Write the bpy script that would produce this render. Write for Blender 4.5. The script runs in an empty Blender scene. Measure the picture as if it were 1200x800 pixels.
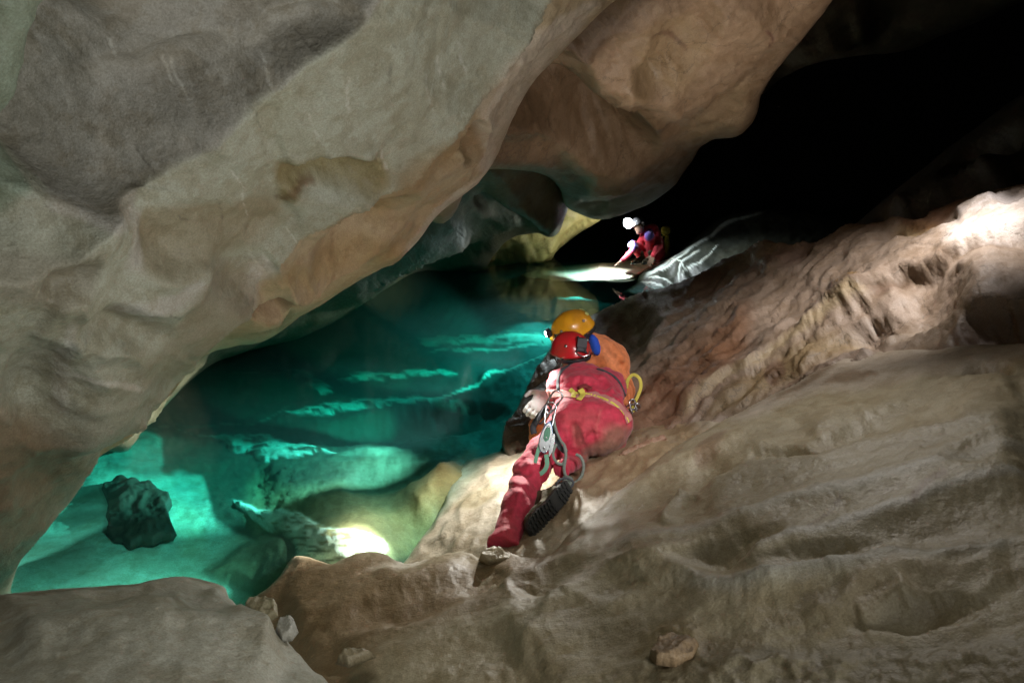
import bpy, math, random
import numpy as np
from mathutils import Vector

# ------------------------------------------------------------------ camera, world, light, exposure
scene = bpy.context.scene
COL = scene.collection
F = 800.0                       # focal length in pixels of a 1200 x 800 picture
CAMZ = 2.0
PITCH = math.atan(210.0 / 800.0)
CP, SP = math.cos(PITCH), math.sin(PITCH)
cam_data = bpy.data.cameras.new("camera")
cam_data.sensor_width = 36.0
cam_data.lens = 24.0
cam_data.clip_start = 0.02
cam_data.clip_end = 500.0
cam = bpy.data.objects.new("camera", cam_data)
COL.objects.link(cam)
cam.location = (0, 0, CAMZ)
cam.rotation_euler = (math.pi / 2 - PITCH, 0, 0)
scene.camera = cam

scene.cycles.use_denoising = True
scene.cycles.denoiser = 'OPENIMAGEDENOISE'
scene.cycles.denoising_prefilter = 'ACCURATE'
scene.cycles.max_bounces = 8
scene.cycles.diffuse_bounces = 2
scene.cycles.glossy_bounces = 3
scene.cycles.transmission_bounces = 4
scene.cycles.transparent_max_bounces = 16
scene.cycles.volume_bounces = 0
scene.cycles.caustics_reflective = False
scene.cycles.caustics_refractive = False
scene.cycles.sample_clamp_indirect = 3.0
scene.view_settings.view_transform = 'Standard'
scene.view_settings.look = 'None'
scene.view_settings.gamma = 1.0
scene.view_settings.exposure = 0.0

world = bpy.data.worlds.new("World")
scene.world = world
world.use_nodes = True
world.node_tree.nodes["Background"].inputs[0].default_value = (0.55, 0.7, 0.75, 1)
world.node_tree.nodes["Background"].inputs[1].default_value = 0.003


def pt(x, y, z):
    """picture pixel (1200 x 800) and depth along the view axis -> point in the cave"""
    a, b = (x - 600.0) / F, (400.0 - y) / F
    return (z * a, z * (CP + b * SP), CAMZ + z * (b * CP - SP))


def lin(r, g, b):
    f = lambda c: ((c / 255.0 + 0.055) / 1.055) ** 2.4 if c > 10 else c / 255.0 / 12.92
    return (f(r), f(g), f(b))


def aim(o, target):
    d = Vector(target) - Vector(o.location)
    o.rotation_euler = d.to_track_quat('-Z', 'Y').to_euler()


def spot(name, loc, target, power, angle, color=(1, 1, 1), blend=0.6, size=0.03):
    l = bpy.data.lights.new(name, 'SPOT')
    l.energy, l.spot_size, l.spot_blend, l.color, l.shadow_soft_size = power, math.radians(angle), blend, color, size
    o = bpy.data.objects.new(name, l)
    COL.objects.link(o)
    o.location = loc
    aim(o, target)
    return o


def point(name, loc, power, color=(1, 1, 1), size=0.03):
    l = bpy.data.lights.new(name, 'POINT')
    l.energy, l.color, l.shadow_soft_size = power, color, size
    o = bpy.data.objects.new(name, l)
    COL.objects.link(o)
    o.location = loc
    return o

# lamps held by the cavers and the photographer's helpers (inferred from where light falls), plus added spots
COOL, WARM, NEUT = (0.86, 0.95, 1.0), (1.0, 0.86, 0.70), (1.0, 0.96, 0.9)
# flash low on the right, beside the camera: lights the near ceiling and the cavers' backs
spot("flash_near_ceiling", (0.9, 0.7, 1.15), pt(380, 140, 2.6), 150, 112, (1, 1, .95), 1.0, 0.12)
spot("flash_far_ceiling", pt(900, 350, 4.6), pt(820, 70, 5.2), 66, 110, (1, .94, .86), 1.0, 0.05)
spot("flash_cavers", (1.1, 0.9, 2.5), pt(700, 460, 3.8), 300, 30, (1, .94, .95), 0.9, 0.05)
spot("flash_slab_right", pt(1185, 40, 3.75), pt(980, 390, 4.8), 215, 90, (1.0, .93, .88), 1.0, 0.05)
spot("flash_slab_top", pt(1200, 60, 3.9), pt(1150, 265, 4.6), 18, 40, (1, .97, 1), 0.8, 0.04)
spot("flash_lower_slab", (0.7, 0.1, 3.1), pt(900, 600, 2.6), 40, 84, (1, .97, .88), 1.0, 0.1)
spot("added_sheen_spot", pt(900, 120, 3.6), pt(930, 600, 2.7), 66, 84, (1, .95, .88), 1.0, 0.08)  # spot without a body, added in the void for sheen on the slab
spot("flash_boulder", (-0.2, 0.2, 2.9), pt(160, 790, 1.6), 74, 64, (1, 1, .92), 1.0, 0.2)
# headlamp of the caver in orange, shining down and to the left over the lake, then added spots
spot("headlamp_beam_orange", pt(628, 402, 4.3), pt(560, 580, 4.0), 135, 118, (1, .98, .9), 0.9, 0.02)
spot("added_beam_lake", pt(643, 402, 5.2), pt(390, 508, 5.5), 1700, 44, (.9, 1, .98), 0.5, 0.02)  # unseen spot added to light the streaks on the bed
spot("added_beam_ledges", pt(643, 402, 5.2), pt(455, 462, 7.0), 2200, 21, (.9, 1, .98), 0.5, 0.02)  # another unseen spot, added for the thin ledges
spot("added_beam_near_lake", pt(655, 398, 6.0), pt(560, 402, 8.0), 3800, 28, (.9, 1, .98), 0.5, 0.02)  # unseen spot added behind the caver for the brightest streak
spot("added_beam_lip", pt(560, 520, 3.9), pt(415, 625, 3.8), 360, 50, (1, .98, .92), 1.0, 0.02)  # unseen spot added above the ledge for the hot spot
# unseen lamp for the shallow floor on the left, and an added spot
point("lamp_under_water_left", pt(-60, 560, 3.4), 45, (.8, 1, .95), 0.05)
spot("added_beam_shallows", pt(235, 560, 3.1), pt(140, 630, 3.95), 58, 76, (.85, 1, .96), 0.8, 0.04)  # unseen spot added over the pool to brighten its floor
# far caver's headlamp
spot("headlamp_beam_far", pt(739, 264, 12.0), pt(712, 319, 12.6), 1700, 70, (.86, .96, 1), 1.0, 0.03)
spot("added_beam_far_lake", pt(655, 287, 10.8), pt(605, 352, 9.9), 500, 80, (.86, .98, 1), 1.0, 0.03)  # unseen spot added above the far pool, away from the headlamp
spot("added_beam_mound", pt(741, 255, 11.6), pt(800, 310, 11.6), 150, 80, (.86, .96, 1), 0.8, 0.03)  # spot added to bring the mound out of the dark
spot("far_ceiling_lamp", pt(712, 290, 13.0), pt(640, 280, 14.0), 26, 150, (1, .95, .7), 1.0, 0.05)
# ------------------------------------------------------------------ noise
def _hash(ix, iy, iz, seed):
    h = (ix * 374761393 + iy * 668265263 + iz * 2147483647 + seed * 1274126177) & 0xFFFFFFFF
    h = ((h ^ (h >> 13)) * 1274126177) & 0xFFFFFFFF
    h = ((h ^ (h >> 16)) * 2246822519) & 0xFFFFFFFF
    return h ^ (h >> 15)


def noise3(p, seed=0):
    """gradient noise, p (N,3) -> about -1..1"""
    i = np.floor(p).astype(np.int64)
    f = p - i
    u = f * f * f * (f * (f * 6 - 15) + 10)
    out = 0
    for dx in (0, 1):
        for dy in (0, 1):
            for dz in (0, 1):
                h = _hash(i[:, 0] + dx, i[:, 1] + dy, i[:, 2] + dz, seed)
                gx = ((h & 1023) / 511.5 - 1)
                gy = (((h >> 10) & 1023) / 511.5 - 1)
                gz = (((h >> 20) & 1023) / 511.5 - 1)
                d = gx * (f[:, 0] - dx) + gy * (f[:, 1] - dy) + gz * (f[:, 2] - dz)
                w = (u[:, 0] if dx else 1 - u[:, 0]) * (u[:, 1] if dy else 1 - u[:, 1]) * (u[:, 2] if dz else 1 - u[:, 2])
                out = out + d * w
    return out * 1.3


def fbm(p, octaves=4, seed=0, gain=0.5, ridged=False):
    a, s, out = 1.0, 0.0, 0
    for k in range(octaves):
        n = noise3(p * (2.03 ** k) + 17.3 * k, seed + k)
        if ridged:
            n = 1 - 2 * np.abs(n)
        out = out + a * n
        s += a
        a *= gain
    return out / s


def scallop(q, seed=0, jit=0.85):
    """cellular bowls with sharp crests; q (N,2) -> 0 (bowl bottom) .. 1 (crest)"""
    i = np.floor(q).astype(np.int64)
    d1 = np.full(len(q), 9.0)
    d2 = np.full(len(q), 9.0)
    z = np.zeros(len(q), np.int64)
    for dx in (-1, 0, 1):
        for dy in (-1, 0, 1):
            cx, cy = i[:, 0] + dx, i[:, 1] + dy
            h = _hash(cx, cy, z, seed)
            px = cx + 0.5 + jit * ((h & 1023) / 1023.0 - 0.5)
            py = cy + 0.5 + jit * (((h >> 10) & 1023) / 1023.0 - 0.5)
            d = np.hypot(px - q[:, 0], py - q[:, 1])
            m = d < d1
            d2 = np.where(m, d1, np.minimum(d2, d))
            d1 = np.where(m, d, d1)
    return np.clip(d1, 0, 1.0) ** 1.7


# ------------------------------------------------------------------ curves in the plane of sight
def spline(pts, closed=True, n=6):
    P = np.array(pts, float)
    N = len(P)
    out = []
    rng = range(N) if closed else range(N - 1)
    for k in rng:
        if closed:
            a, b, c, d = P[(k - 1) % N], P[k], P[(k + 1) % N], P[(k + 2) % N]
        else:
            a, b, c, d = P[max(k - 1, 0)], P[k], P[k + 1], P[min(k + 2, N - 1)]
        for t in np.linspace(0, 1, n, endpoint=False):
            out.append(0.5 * ((2 * b) + (c - a) * t + (2 * a - 5 * b + 4 * c - d) * t * t + (3 * b - a - 3 * c + d) * t ** 3))
    if not closed:
        out.append(P[-1])
    return np.array(out)


def seg_dist(x, y, L, closed=False):
    """distance, sign (+ on the right when walking, y down), position along 0..1, nearest point"""
    A = L if closed else L[:-1]
    B = np.roll(L, -1, 0) if closed else L[1:]
    best = np.full(x.shape, 1e18)
    sg = np.zeros(x.shape)
    al = np.zeros(x.shape)
    nx = np.zeros(x.shape)
    ny = np.zeros(x.shape)
    n = len(A)
    sl = np.hypot(*(B - A).T)
    cum = np.r_[0, np.cumsum(sl)]
    for k in range(n):
        dx, dy = B[k] - A[k]
        l2 = dx * dx + dy * dy + 1e-12
        t = np.clip(((x - A[k, 0]) * dx + (y - A[k, 1]) * dy) / l2, 0, 1)
        qx, qy = A[k, 0] + t * dx, A[k, 1] + t * dy
        d = (x - qx) ** 2 + (y - qy) ** 2
        m = d < best
        best = np.where(m, d, best)
        sg = np.where(m, np.sign(dx * (y - A[k, 1]) - dy * (x - A[k, 0])), sg)
        al = np.where(m, (cum[k] + t * sl[k]) / (cum[-1] + 1e-9), al)
        nx = np.where(m, qx, nx)
        ny = np.where(m, qy, ny)
    return np.sqrt(best), sg, al, nx, ny


def inside(x, y, L):
    c = np.zeros(x.shape, bool)
    A, B = L, np.roll(L, -1, 0)
    for k in range(len(A)):
        (x1, y1), (x2, y2) = A[k], B[k]
        if y1 == y2:
            continue
        m = ((y1 > y) != (y2 > y)) & (x < (x2 - x1) * (y - y1) / (y2 - y1) + x1)
        c ^= m
    return c


def sstep(e0, e1, v):
    t = np.clip((v - e0) / (e1 - e0), 0, 1)
    return t * t * (3 - 2 * t)


# relief features: each returns metres along the surface normal as a function of (x, y)
def ridge(pts, amp, wa, wb, ends=0.12, smooth=2.0, sp=True):
    """crest line; wa = fall-off width on the left of travel (above when going right), wb on the right"""
    L = spline(pts, False, 5) if sp else np.array(pts, float)
    ln = np.hypot(*np.diff(L, axis=0).T).sum()
    if ends > .021:
        ends = min(max(ends, .9 * max(wa, wb) / ln), .5)

    def f(x, y):
        d, s, al, _, _ = seg_dist(x, y, L)
        w = np.where(s < 0, wa, wb)
        dd = np.sqrt(d * d + smooth * smooth) - smooth
        e = sstep(0, ends, al) * sstep(0, ends, 1 - al) if ends > 0 else 1.0
        return amp * np.exp(-dd / w) * (np.exp(-(dd / (2.2 * w)) ** 2) if ends > .021 else 1.0) * e
    return f


def step_(pts, amp, w, fall=120.0, ends=0.15):
    """ledge: the left side (above) stands proud of the right side by amp over width w, dying out away from it"""
    L = spline(pts, False, 5)

    def f(x, y):
        d, s, al, _, _ = seg_dist(x, y, L)
        e = sstep(0, ends, al) * sstep(0, ends, 1 - al)
        sd = -s * d
        return amp * (sstep(-w, w, sd) - 0.5) * np.exp(-d / fall) * e
    return f


def bowl(cx, cy, rx, ry, ang, amp, sharp=1.0):
    ca, sa = math.cos(math.radians(ang)), math.sin(math.radians(ang))

    def f(x, y):
        u = ((x - cx) * ca + (y - cy) * sa) / rx
        v = (-(x - cx) * sa + (y - cy) * ca) / ry
        r2 = u * u + v * v
        return amp * np.clip(1 - r2, 0, None) ** sharp
    return f


def area(pts, amp, w):
    """raised (or sunk) patch with an outline, flank width w"""
    L = spline(pts, True, 4)

    def f(x, y):
        d, _, _, _, _ = seg_dist(x, y, L, True)
        ins = inside(x, y, L)
        return amp * sstep(0, w, np.where(ins, d, 0))
    return f


# colour features: (mask function, colour)
def cpatch(pts, col, strength=1.0, soft=6.0):
    L = spline(pts, True, 4)

    def f(x, y):
        d, _, _, _, _ = seg_dist(x, y, L, True)
        sd = np.where(inside(x, y, L), d, -d)
        return strength * sstep(-soft, soft, sd)
    return f, col


def cline(pts, w, col, strength=1.0, soft=0.6, ends=0.1):
    L = spline(pts, False, 4)

    def f(x, y):
        d, _, al, _, _ = seg_dist(x, y, L)
        e = sstep(0, ends, al) * sstep(0, ends, 1 - al)
        return strength * (1 - sstep(w * (1 - soft), w, d)) * e
    return f, col


def cell(cx, cy, rx, ry, ang, col, strength=1.0):
    g = bowl(cx, cy, rx, ry, ang, 1.0, 1.0)

    def f(x, y):
        return strength * sstep(0, 0.6, g(x, y))
    return f, col


# ------------------------------------------------------------------ meshes
def mesh_object(name, verts, faces, mats, parent=None, smooth=True, colors=None, mat_index=None):
    """faces: (M,3) or (M,4) int array or list of lists"""
    me = bpy.data.meshes.new(name)
    verts = np.asarray(verts, np.float32)
    if isinstance(faces, np.ndarray):
        k = faces.shape[1]
        me.vertices.add(len(verts))
        me.vertices.foreach_set("co", verts.ravel())
        me.loops.add(faces.size)
        me.loops.foreach_set("vertex_index", faces.ravel().astype(np.int32))
        me.polygons.add(len(faces))
        me.polygons.foreach_set("loop_start", np.arange(0, faces.size, k, dtype=np.int32))
        me.update(calc_edges=True)
    else:
        me.from_pydata([tuple(map(float, v)) for v in verts], [], faces)
    me.validate()
    if not isinstance(mats, (list, tuple)):
        mats = [mats]
    for m in mats:
        me.materials.append(m)
    if smooth:
        me.polygons.foreach_set("use_smooth", np.ones(len(me.polygons), bool))
    if mat_index is not None:
        me.polygons.foreach_set("material_index", np.asarray(mat_index, np.int32))
    if colors is not None:
        at = me.color_attributes.new("Col", 'FLOAT_COLOR', 'POINT')
        c = np.ones((len(verts), 4), np.float32)
        c[:, :3] = colors
        at.data.foreach_set("color", c.ravel())
    me.update()
    o = bpy.data.objects.new(name, me)
    COL.objects.link(o)
    if parent is not None:
        o.parent = parent
    return o


def tag(o, label=None, cat=None, kind=None, group=None):
    if label: o["label"] = label
    if cat: o["category"] = cat
    if kind: o["kind"] = kind
    if group: o["group"] = group
    return o


def tps(ctrl):
    """thin plate spline on 1/depth: planes stay planes"""
    C = np.array(ctrl, float)
    X = C[:, :2] / 400.0
    n = len(C)
    r = np.linalg.norm(X[:, None] - X[None], axis=2)
    K = np.where(r > 0, r * r * np.log(r + 1e-12), 0) + np.eye(n) * 1e-4
    P = np.c_[np.ones(n), X]
    A = np.block([[K, P], [P.T, np.zeros((3, 3))]])
    b = np.r_[1.0 / C[:, 2], 0, 0, 0]
    w = np.linalg.solve(A, b)

    def f(x, y):
        q = np.c_[x, y] / 400.0
        v = w[n] + w[n + 1] * q[:, 0] + w[n + 2] * q[:, 1]
        for k in range(n):
            rr = np.hypot(q[:, 0] - X[k, 0], q[:, 1] - X[k, 1])
            v = v + w[k] * np.where(rr > 0, rr * rr * np.log(rr + 1e-12), 0)
        return 1.0 / np.clip(v, 1 / 60.0, 1 / 0.5)
    return f


def wz(y, h=0.0):
    """depth at which the sight line through row y meets the level z = h"""
    return (CAMZ - h) / (SP - (400.0 - y) / F * CP)


def rock(name, outline, ctrl, mat, base, feats=(), cols=(), step=4.0, rnd=(26, 0.3), thick=1.0, warp=5.0, wscale=40.0,
         noise=((1.2, 0.05, 3, False),), extra=None, cnoise=None, seed=1, sp=True, flat_ends=None, prewarp=None, cvar=0.3, lat=30.0):
    """A solid rock: its outline and depths come from measuring the photograph, its relief from crest
    lines, bowls and noise; it gets a rounded rim, a back and real thickness."""
    L = spline(outline, True, 5) if sp else np.array(outline, float)
    # roughen the outline a little
    t = np.arange(len(L))
    q = np.c_[L / 45.0, np.full(len(L), seed * 3.1)]
    L = L + np.c_[noise3(q, seed), noise3(q + 50, seed)] * warp * 0.35
    q = np.c_[L / 13.0, np.full(len(L), seed * 1.7)]
    L = L + np.c_[noise3(q, seed + 1), noise3(q + 50, seed + 1)] * warp * 0.22
    x0, y0 = L.min(0) - step * 2
    x1, y1 = L.max(0) + step * 2
    nx, ny = int((x1 - x0) / step) + 1, int((y1 - y0) / step) + 1
    gx, gy = np.meshgrid(x0 + np.arange(nx) * step, y0 + np.arange(ny) * step)
    X, Y = gx.ravel().copy(), gy.ravel().copy()
    ins = inside(X, Y, L)
    d, _, _, qx, qy = seg_dist(X, Y, L, True)
    out = ~ins
    X[out], Y[out] = qx[out], qy[out]
    d[out] = 0
    idx = np.arange(nx * ny).reshape(ny, nx)
    Q = np.stack([idx[:-1, :-1], idx[1:, :-1], idx[1:, 1:], idx[:-1, 1:]], -1).reshape(-1, 4)
    Q = Q[ins[Q].any(1)]
    used = np.unique(Q)
    remap = np.full(nx * ny, -1)
    remap[used] = np.arange(len(used))
    Q = remap[Q]
    X, Y, d = X[used], Y[used], d[used]
    Zf = tps(ctrl)
    Z = Zf(X, Y)

    def P(x, y, z):
        a, b = (x - 600.0) / F, (400.0 - y) / F
        return np.c_[z * a, z * (CP + b * SP), CAMZ + z * (b * CP - SP)]
    e = 1.5
    Za, Zb = Zf(X + e, Y), Zf(X, Y + e)
    P0 = P(X, Y, Z)
    N = np.cross(P(X + e, Y, Za) - P0, P(X, Y + e, Zb) - P0)
    N /= np.linalg.norm(N, axis=1)[:, None] + 1e-12
    toc = np.array([0, 0, CAMZ]) - P0
    N *= np.sign((N * toc).sum(1))[:, None]
    # relief
    wq = P0 / 0.35
    wx = X + warp * noise3(np.c_[X / wscale, Y / wscale, np.full(len(X), 3.3)], seed + 5) + warp * .4 * noise3(np.c_[X / 12, Y / 12, np.full(len(X), 3.3)], seed + 6)
    wy = Y + warp * noise3(np.c_[X / wscale, Y / wscale, np.full(len(X), 9.3)], seed + 7) + warp * .4 * noise3(np.c_[X / 12, Y / 12, np.full(len(X), 7.3)], seed + 8)
    wx = wx + warp * .25 * noise3(np.c_[X / 5, Y / 5, np.full(len(X), 1.3)], seed + 9)
    wy = wy + warp * .25 * noise3(np.c_[X / 5, Y / 5, np.full(len(X), 4.3)], seed + 10)
    H = np.zeros(len(X))
    for f in feats:
        H = H + f(wx, wy)
    Hf = H.copy()
    for fr, am, oc, rd in noise:
        H = H + am * fbm(P0 * fr, oc, seed + 11, 0.5, rd)
    if extra is not None:
        H = H + extra(wx, wy, P0)
    rp, rm = rnd
    s = np.clip(d / rp, 0, 1)
    rim = rm * (1 - np.sqrt(np.clip(1 - (1 - s) ** 2, 0, 1)))
    fade = sstep(0, rp * 0.7, d)
    dirn = -toc / np.linalg.norm(toc, axis=1)[:, None]
    # large relief near the outline moves along the sight line only, so that the measured outline stays put
    big, small = N * Hf[:, None], N * (H - Hf)[:, None]
    par = (big * dirn).sum(1)[:, None] * dirn
    PF = P0 + (par + small) * fade[:, None] + (big - par) * (fade * sstep(-4, lat, d))[:, None] + dirn * rim[:, None]
    # the crest must not leave its outline: push back along the sight line only near the rim
    s2 = np.clip(d / (rp * 3.0), 0, 1)
    back = rim + rm * 0.0 + thick * np.sqrt(np.clip(1 - (1 - s2) ** 2, 0, 1))
    border = d <= 1e-9
    PB = P0 + dirn * (back + 0.02)[:, None]
    rimv = rm
    PBb = P0 + dirn * rm
    n = len(X)
    bi = np.where(~border)[0]
    mapb = np.arange(n)
    mapb[bi] = n + np.arange(len(bi))
    V = np.r_[PF, (P0 + dirn * (rm + thick * np.sqrt(np.clip(1 - (1 - s2) ** 2, 0, 1)))[:, None])[bi]]
    QB = mapb[Q][:, ::-1]
    Qall = np.r_[Q, QB]
    # albedo
    C = np.tile(np.array(base, float), (n, 1))
    nv = fbm(P0 * 2.2, 4, seed + 31)
    nv2 = fbm(P0 * 0.8 + 9, 3, seed + 41)
    C = C * (1 + cvar * nv + cvar * .7 * nv2)[:, None]
    if cnoise is not None:
        for fr, th, wd, col, st in cnoise:
            m = sstep(th, th + wd, fbm(P0 * np.array(fr), 4, seed + 51 + int(th * 10))) * st
            C = C * (1 - m[:, None]) + np.array(col) * m[:, None]
    for f, col in cols:
        m = np.clip(f(wx, wy), 0, 1)[:, None]
        cc = np.array(col) * (1 + cvar * nv)[:, None]
        C = C * (1 - m) + cc * m
    C = np.clip(C, 0.003, 0.85)
    CB = np.r_[C, C[bi]]
    # merge zero-area quads is not needed: degenerate ones are harmless after validate
    o = mesh_object(name, V, Qall, mat, colors=CB)
    return o


# ------------------------------------------------------------------ materials
def nodes_of(m):
    m.use_nodes = True
    nt = m.node_tree
    return nt, nt.nodes, nt.links


def rock_material(name, rough=(0.38, 0.75), grain=1.0, bump=0.35, fine=90.0, spec=0.5, streak=None, grit=150, gritf=0.7, crack=0.92):
    m = bpy.data.materials.new(name)
    nt, N, L = nodes_of(m)
    b = N["Principled BSDF"]
    tc = N.new("ShaderNodeTexCoord")
    mp = N.new("ShaderNodeMapping")
    L.new(tc.outputs["Object"], mp.inputs[0])
    if streak:
        mp.inputs["Rotation"].default_value = [math.radians(v) for v in streak[0]]
        mp.inputs["Scale"].default_value = streak[1]
    at = N.new("ShaderNodeVertexColor")
    at.layer_name = "Col"

    def noise(scale, detail, rough_=0.6):
        n = N.new("ShaderNodeTexNoise")
        n.inputs["Scale"].default_value = scale
        n.inputs["Detail"].default_value = detail
        n.inputs["Roughness"].default_value = rough_
        L.new(mp.outputs[0], n.inputs["Vector"])
        return n
    n1, n2, n3 = noise(3.5, 8, .65), noise(17, 6, .7), noise(fine, 4, .7)
    # colour: attribute * (mottling) with slight hue drift
    r1 = N.new("ShaderNodeValToRGB")
    r1.color_ramp.elements[0].position, r1.color_ramp.elements[0].color = 0.25, (0.86, 0.83, 0.77, 1)
    r1.color_ramp.elements[1].position, r1.color_ramp.elements[1].color = 0.72, (1.08, 1.085, 1.09, 1)
    L.new(n1.outputs["Fac"], r1.inputs[0])
    r2 = N.new("ShaderNodeValToRGB")
    r2.color_ramp.elements[0].position, r2.color_ramp.elements[0].color = 0.3, (1 - .16 * grain, 1 - .19 * grain, 1 - .24 * grain, 1)
    r2.color_ramp.elements[1].position, r2.color_ramp.elements[1].color = 0.62, (1 + .05 * grain,) * 3 + (1,)
    L.new(n2.outputs["Fac"], r2.inputs[0])

    def mul(a, b_, fac=1.0):
        x = N.new("ShaderNodeMix")
        x.data_type, x.blend_type = 'RGBA', 'MULTIPLY'
        x.inputs[0].default_value = fac
        L.new(a, x.inputs[6])
        L.new(b_, x.inputs[7])
        return x.outputs[2]
    c = mul(at.outputs["Color"], r1.outputs[0])
    c = mul(c, r2.outputs[0])
    n4 = noise(grit, 3, .75)
    r4 = N.new("ShaderNodeValToRGB")
    r4.color_ramp.elements[0].position, r4.color_ramp.elements[0].color = 0.34, (0.70, 0.67, 0.62, 1)
    r4.color_ramp.elements[1].position, r4.color_ramp.elements[1].color = 0.62, (1.14, 1.14, 1.15, 1)
    L.new(n4.outputs["Fac"], r4.inputs[0])
    c = mul(c, r4.outputs[0], gritf)
    # thin dark hairline cracks
    vo = N.new("ShaderNodeTexVoronoi")
    vo.feature = 'DISTANCE_TO_EDGE'
    vo.inputs["Scale"].default_value = 2.3
    wv = N.new("ShaderNodeMix")
    wv.data_type = 'VECTOR'
    wv.inputs[0].default_value = 0.25
    L.new(mp.outputs[0], wv.inputs[4])
    L.new(n1.outputs["Color"], wv.inputs[5])
    L.new(wv.outputs[1], vo.inputs["Vector"])
    cr = N.new("ShaderNodeMapRange")
    cr.inputs[1].default_value, cr.inputs[2].default_value = 0.0, 0.012
    cr.inputs[3].default_value, cr.inputs[4].default_value = crack, 1.0
    L.new(vo.outputs["Distance"], cr.inputs[0])
    c = mul(c, cr.outputs[0])
    n5 = noise(5.5, 12, .72)
    r5 = N.new("ShaderNodeValToRGB")
    r5.color_ramp.elements[0].position, r5.color_ramp.elements[0].color = 0.455, (0.87, 0.84, 0.79, 1)
    r5.color_ramp.elements[1].position, r5.color_ramp.elements[1].color = 0.50, (1.0, 1.0, 1.0, 1)
    L.new(n5.outputs["Fac"], r5.inputs[0])
    c = mul(c, r5.outputs[0])
    L.new(c, b.inputs["Base Color"])
    mr = N.new("ShaderNodeMapRange")
    mr.inputs[1].default_value, mr.inputs[2].default_value = 0.3, 0.7
    mr.inputs[3].default_value, mr.inputs[4].default_value = rough
    L.new(n2.outputs["Fac"], mr.inputs[0])
    L.new(mr.outputs[0], b.inputs["Roughness"])
    b.inputs["Specular IOR Level"].default_value = spec
    # relief

    def madd(a, k, prev=None):
        x = N.new("ShaderNodeMath")
        x.operation = 'MULTIPLY_ADD'
        L.new(a, x.inputs[0])
        x.inputs[1].default_value = k
        if prev is not None:
            L.new(prev, x.inputs[2])
        else:
            x.inputs[2].default_value = 0
        return x.outputs[0]
    nr = N.new("ShaderNodeTexNoise")
    nr.noise_type = 'RIDGED_MULTIFRACTAL'
    nr.inputs["Scale"].default_value = 5.0
    nr.inputs["Detail"].default_value = 6
    L.new(mp.outputs[0], nr.inputs["Vector"])
    h = madd(n1.outputs["Fac"], 0.010)
    h = madd(nr.outputs["Fac"], 0.0055, h)
    h = madd(n2.outputs["Fac"], 0.008, h)
    vp = N.new("ShaderNodeTexVoronoi")
    vp.inputs["Scale"].default_value = 22.0
    L.new(mp.outputs[0], vp.inputs["Vector"])
    pr = N.new("ShaderNodeMapRange")
    pr.interpolation_type = 'SMOOTHSTEP'
    pr.inputs[1].default_value, pr.inputs[2].default_value = 0.05, 0.42
    pr.inputs[3].default_value, pr.inputs[4].default_value = 0.0, 1.0
    L.new(vp.outputs["Distance"], pr.inputs[0])
    h = madd(pr.outputs[0], 0.0022, h)
    h = madd(n3.outputs["Fac"], 0.0030, h)
    h = madd(n4.outputs["Fac"], 0.0012, h)
    bp = N.new("ShaderNodeBump")
    bp.inputs["Strength"].default_value = bump
    bp.inputs["Distance"].default_value = 1.0
    L.new(h, bp.inputs["Height"])
    L.new(bp.outputs[0], b.inputs["Normal"])
    return m


def simple_material(name, color, rough=0.6, metal=0.0, spec=0.5, bump=None, var=0.0, coat=0.0, dirt=None, sheen=0.0):
    m = bpy.data.materials.new(name)
    nt, N, L = nodes_of(m)
    b = N["Principled BSDF"]
    b.inputs["Base Color"].default_value = (*color, 1)
    b.inputs["Roughness"].default_value = rough
    b.inputs["Metallic"].default_value = metal
    b.inputs["Specular IOR Level"].default_value = spec
    b.inputs["Coat Weight"].default_value = coat
    b.inputs["Sheen Weight"].default_value = sheen
    tc = N.new("ShaderNodeTexCoord")
    src = None
    if var or dirt:
        n = N.new("ShaderNodeTexNoise")
        n.inputs["Scale"].default_value = 9
        n.inputs["Detail"].default_value = 7
        L.new(tc.outputs["Object"], n.inputs["Vector"])
        r = N.new("ShaderNodeValToRGB")
        if dirt:
            r.color_ramp.elements[0].position, r.color_ramp.elements[1].position = 0.48, 0.68
            r.color_ramp.elements[0].color = (*color, 1)
            r.color_ramp.elements[1].color = (*dirt, 1)
        else:
            r.color_ramp.elements[0].color = (*[c * (1 - var) for c in color], 1)
            r.color_ramp.elements[1].color = (*[min(1, c * (1 + var)) for c in color], 1)
        L.new(n.outputs["Fac"], r.inputs[0])
        L.new(r.outputs[0], b.inputs["Base Color"])
    if bump:
        sc, st = bump
        n = N.new("ShaderNodeTexNoise")
        n.inputs["Scale"].default_value = sc
        n.inputs["Detail"].default_value = 5
        L.new(tc.outputs["Object"], n.inputs["Vector"])
        bp = N.new("ShaderNodeBump")
        bp.inputs["Strength"].default_value = st
        bp.inputs["Distance"].default_value = 0.01
        L.new(n.outputs["Fac"], bp.inputs["Height"])
        L.new(bp.outputs[0], b.inputs["Normal"])
    return m

# ------------------------------------------------------------------ rock materials
M_WALL = rock_material("limestone_pale", rough=(0.42, 0.78), bump=0.75, fine=70)
M_SLAB = rock_material("limestone_wet", rough=(0.36, 0.6), bump=0.7, fine=60)
M_BROWN = rock_material("limestone_brown", rough=(0.35, 0.7), bump=0.75, fine=80, crack=.6)
M_BED = rock_material("lake_bed_rock", rough=(0.6, 0.9), bump=0.5, fine=40)

GREY = (0.35, 0.36, 0.295)
TAN = (0.42, 0.30, 0.19)
OCHRE = (0.36, 0.26, 0.11)
BROWN = (0.22, 0.135, 0.08)
DBROWN = (0.10, 0.06, 0.035)
PALE = (0.62, 0.58, 0.52)
OLIVE = (0.24, 0.22, 0.13)
DOLIVE = (0.07, 0.065, 0.035)

def scaled(feats, k):
    return [lambda x, y, f=f: k * f(x, y) for f in feats]


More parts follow.
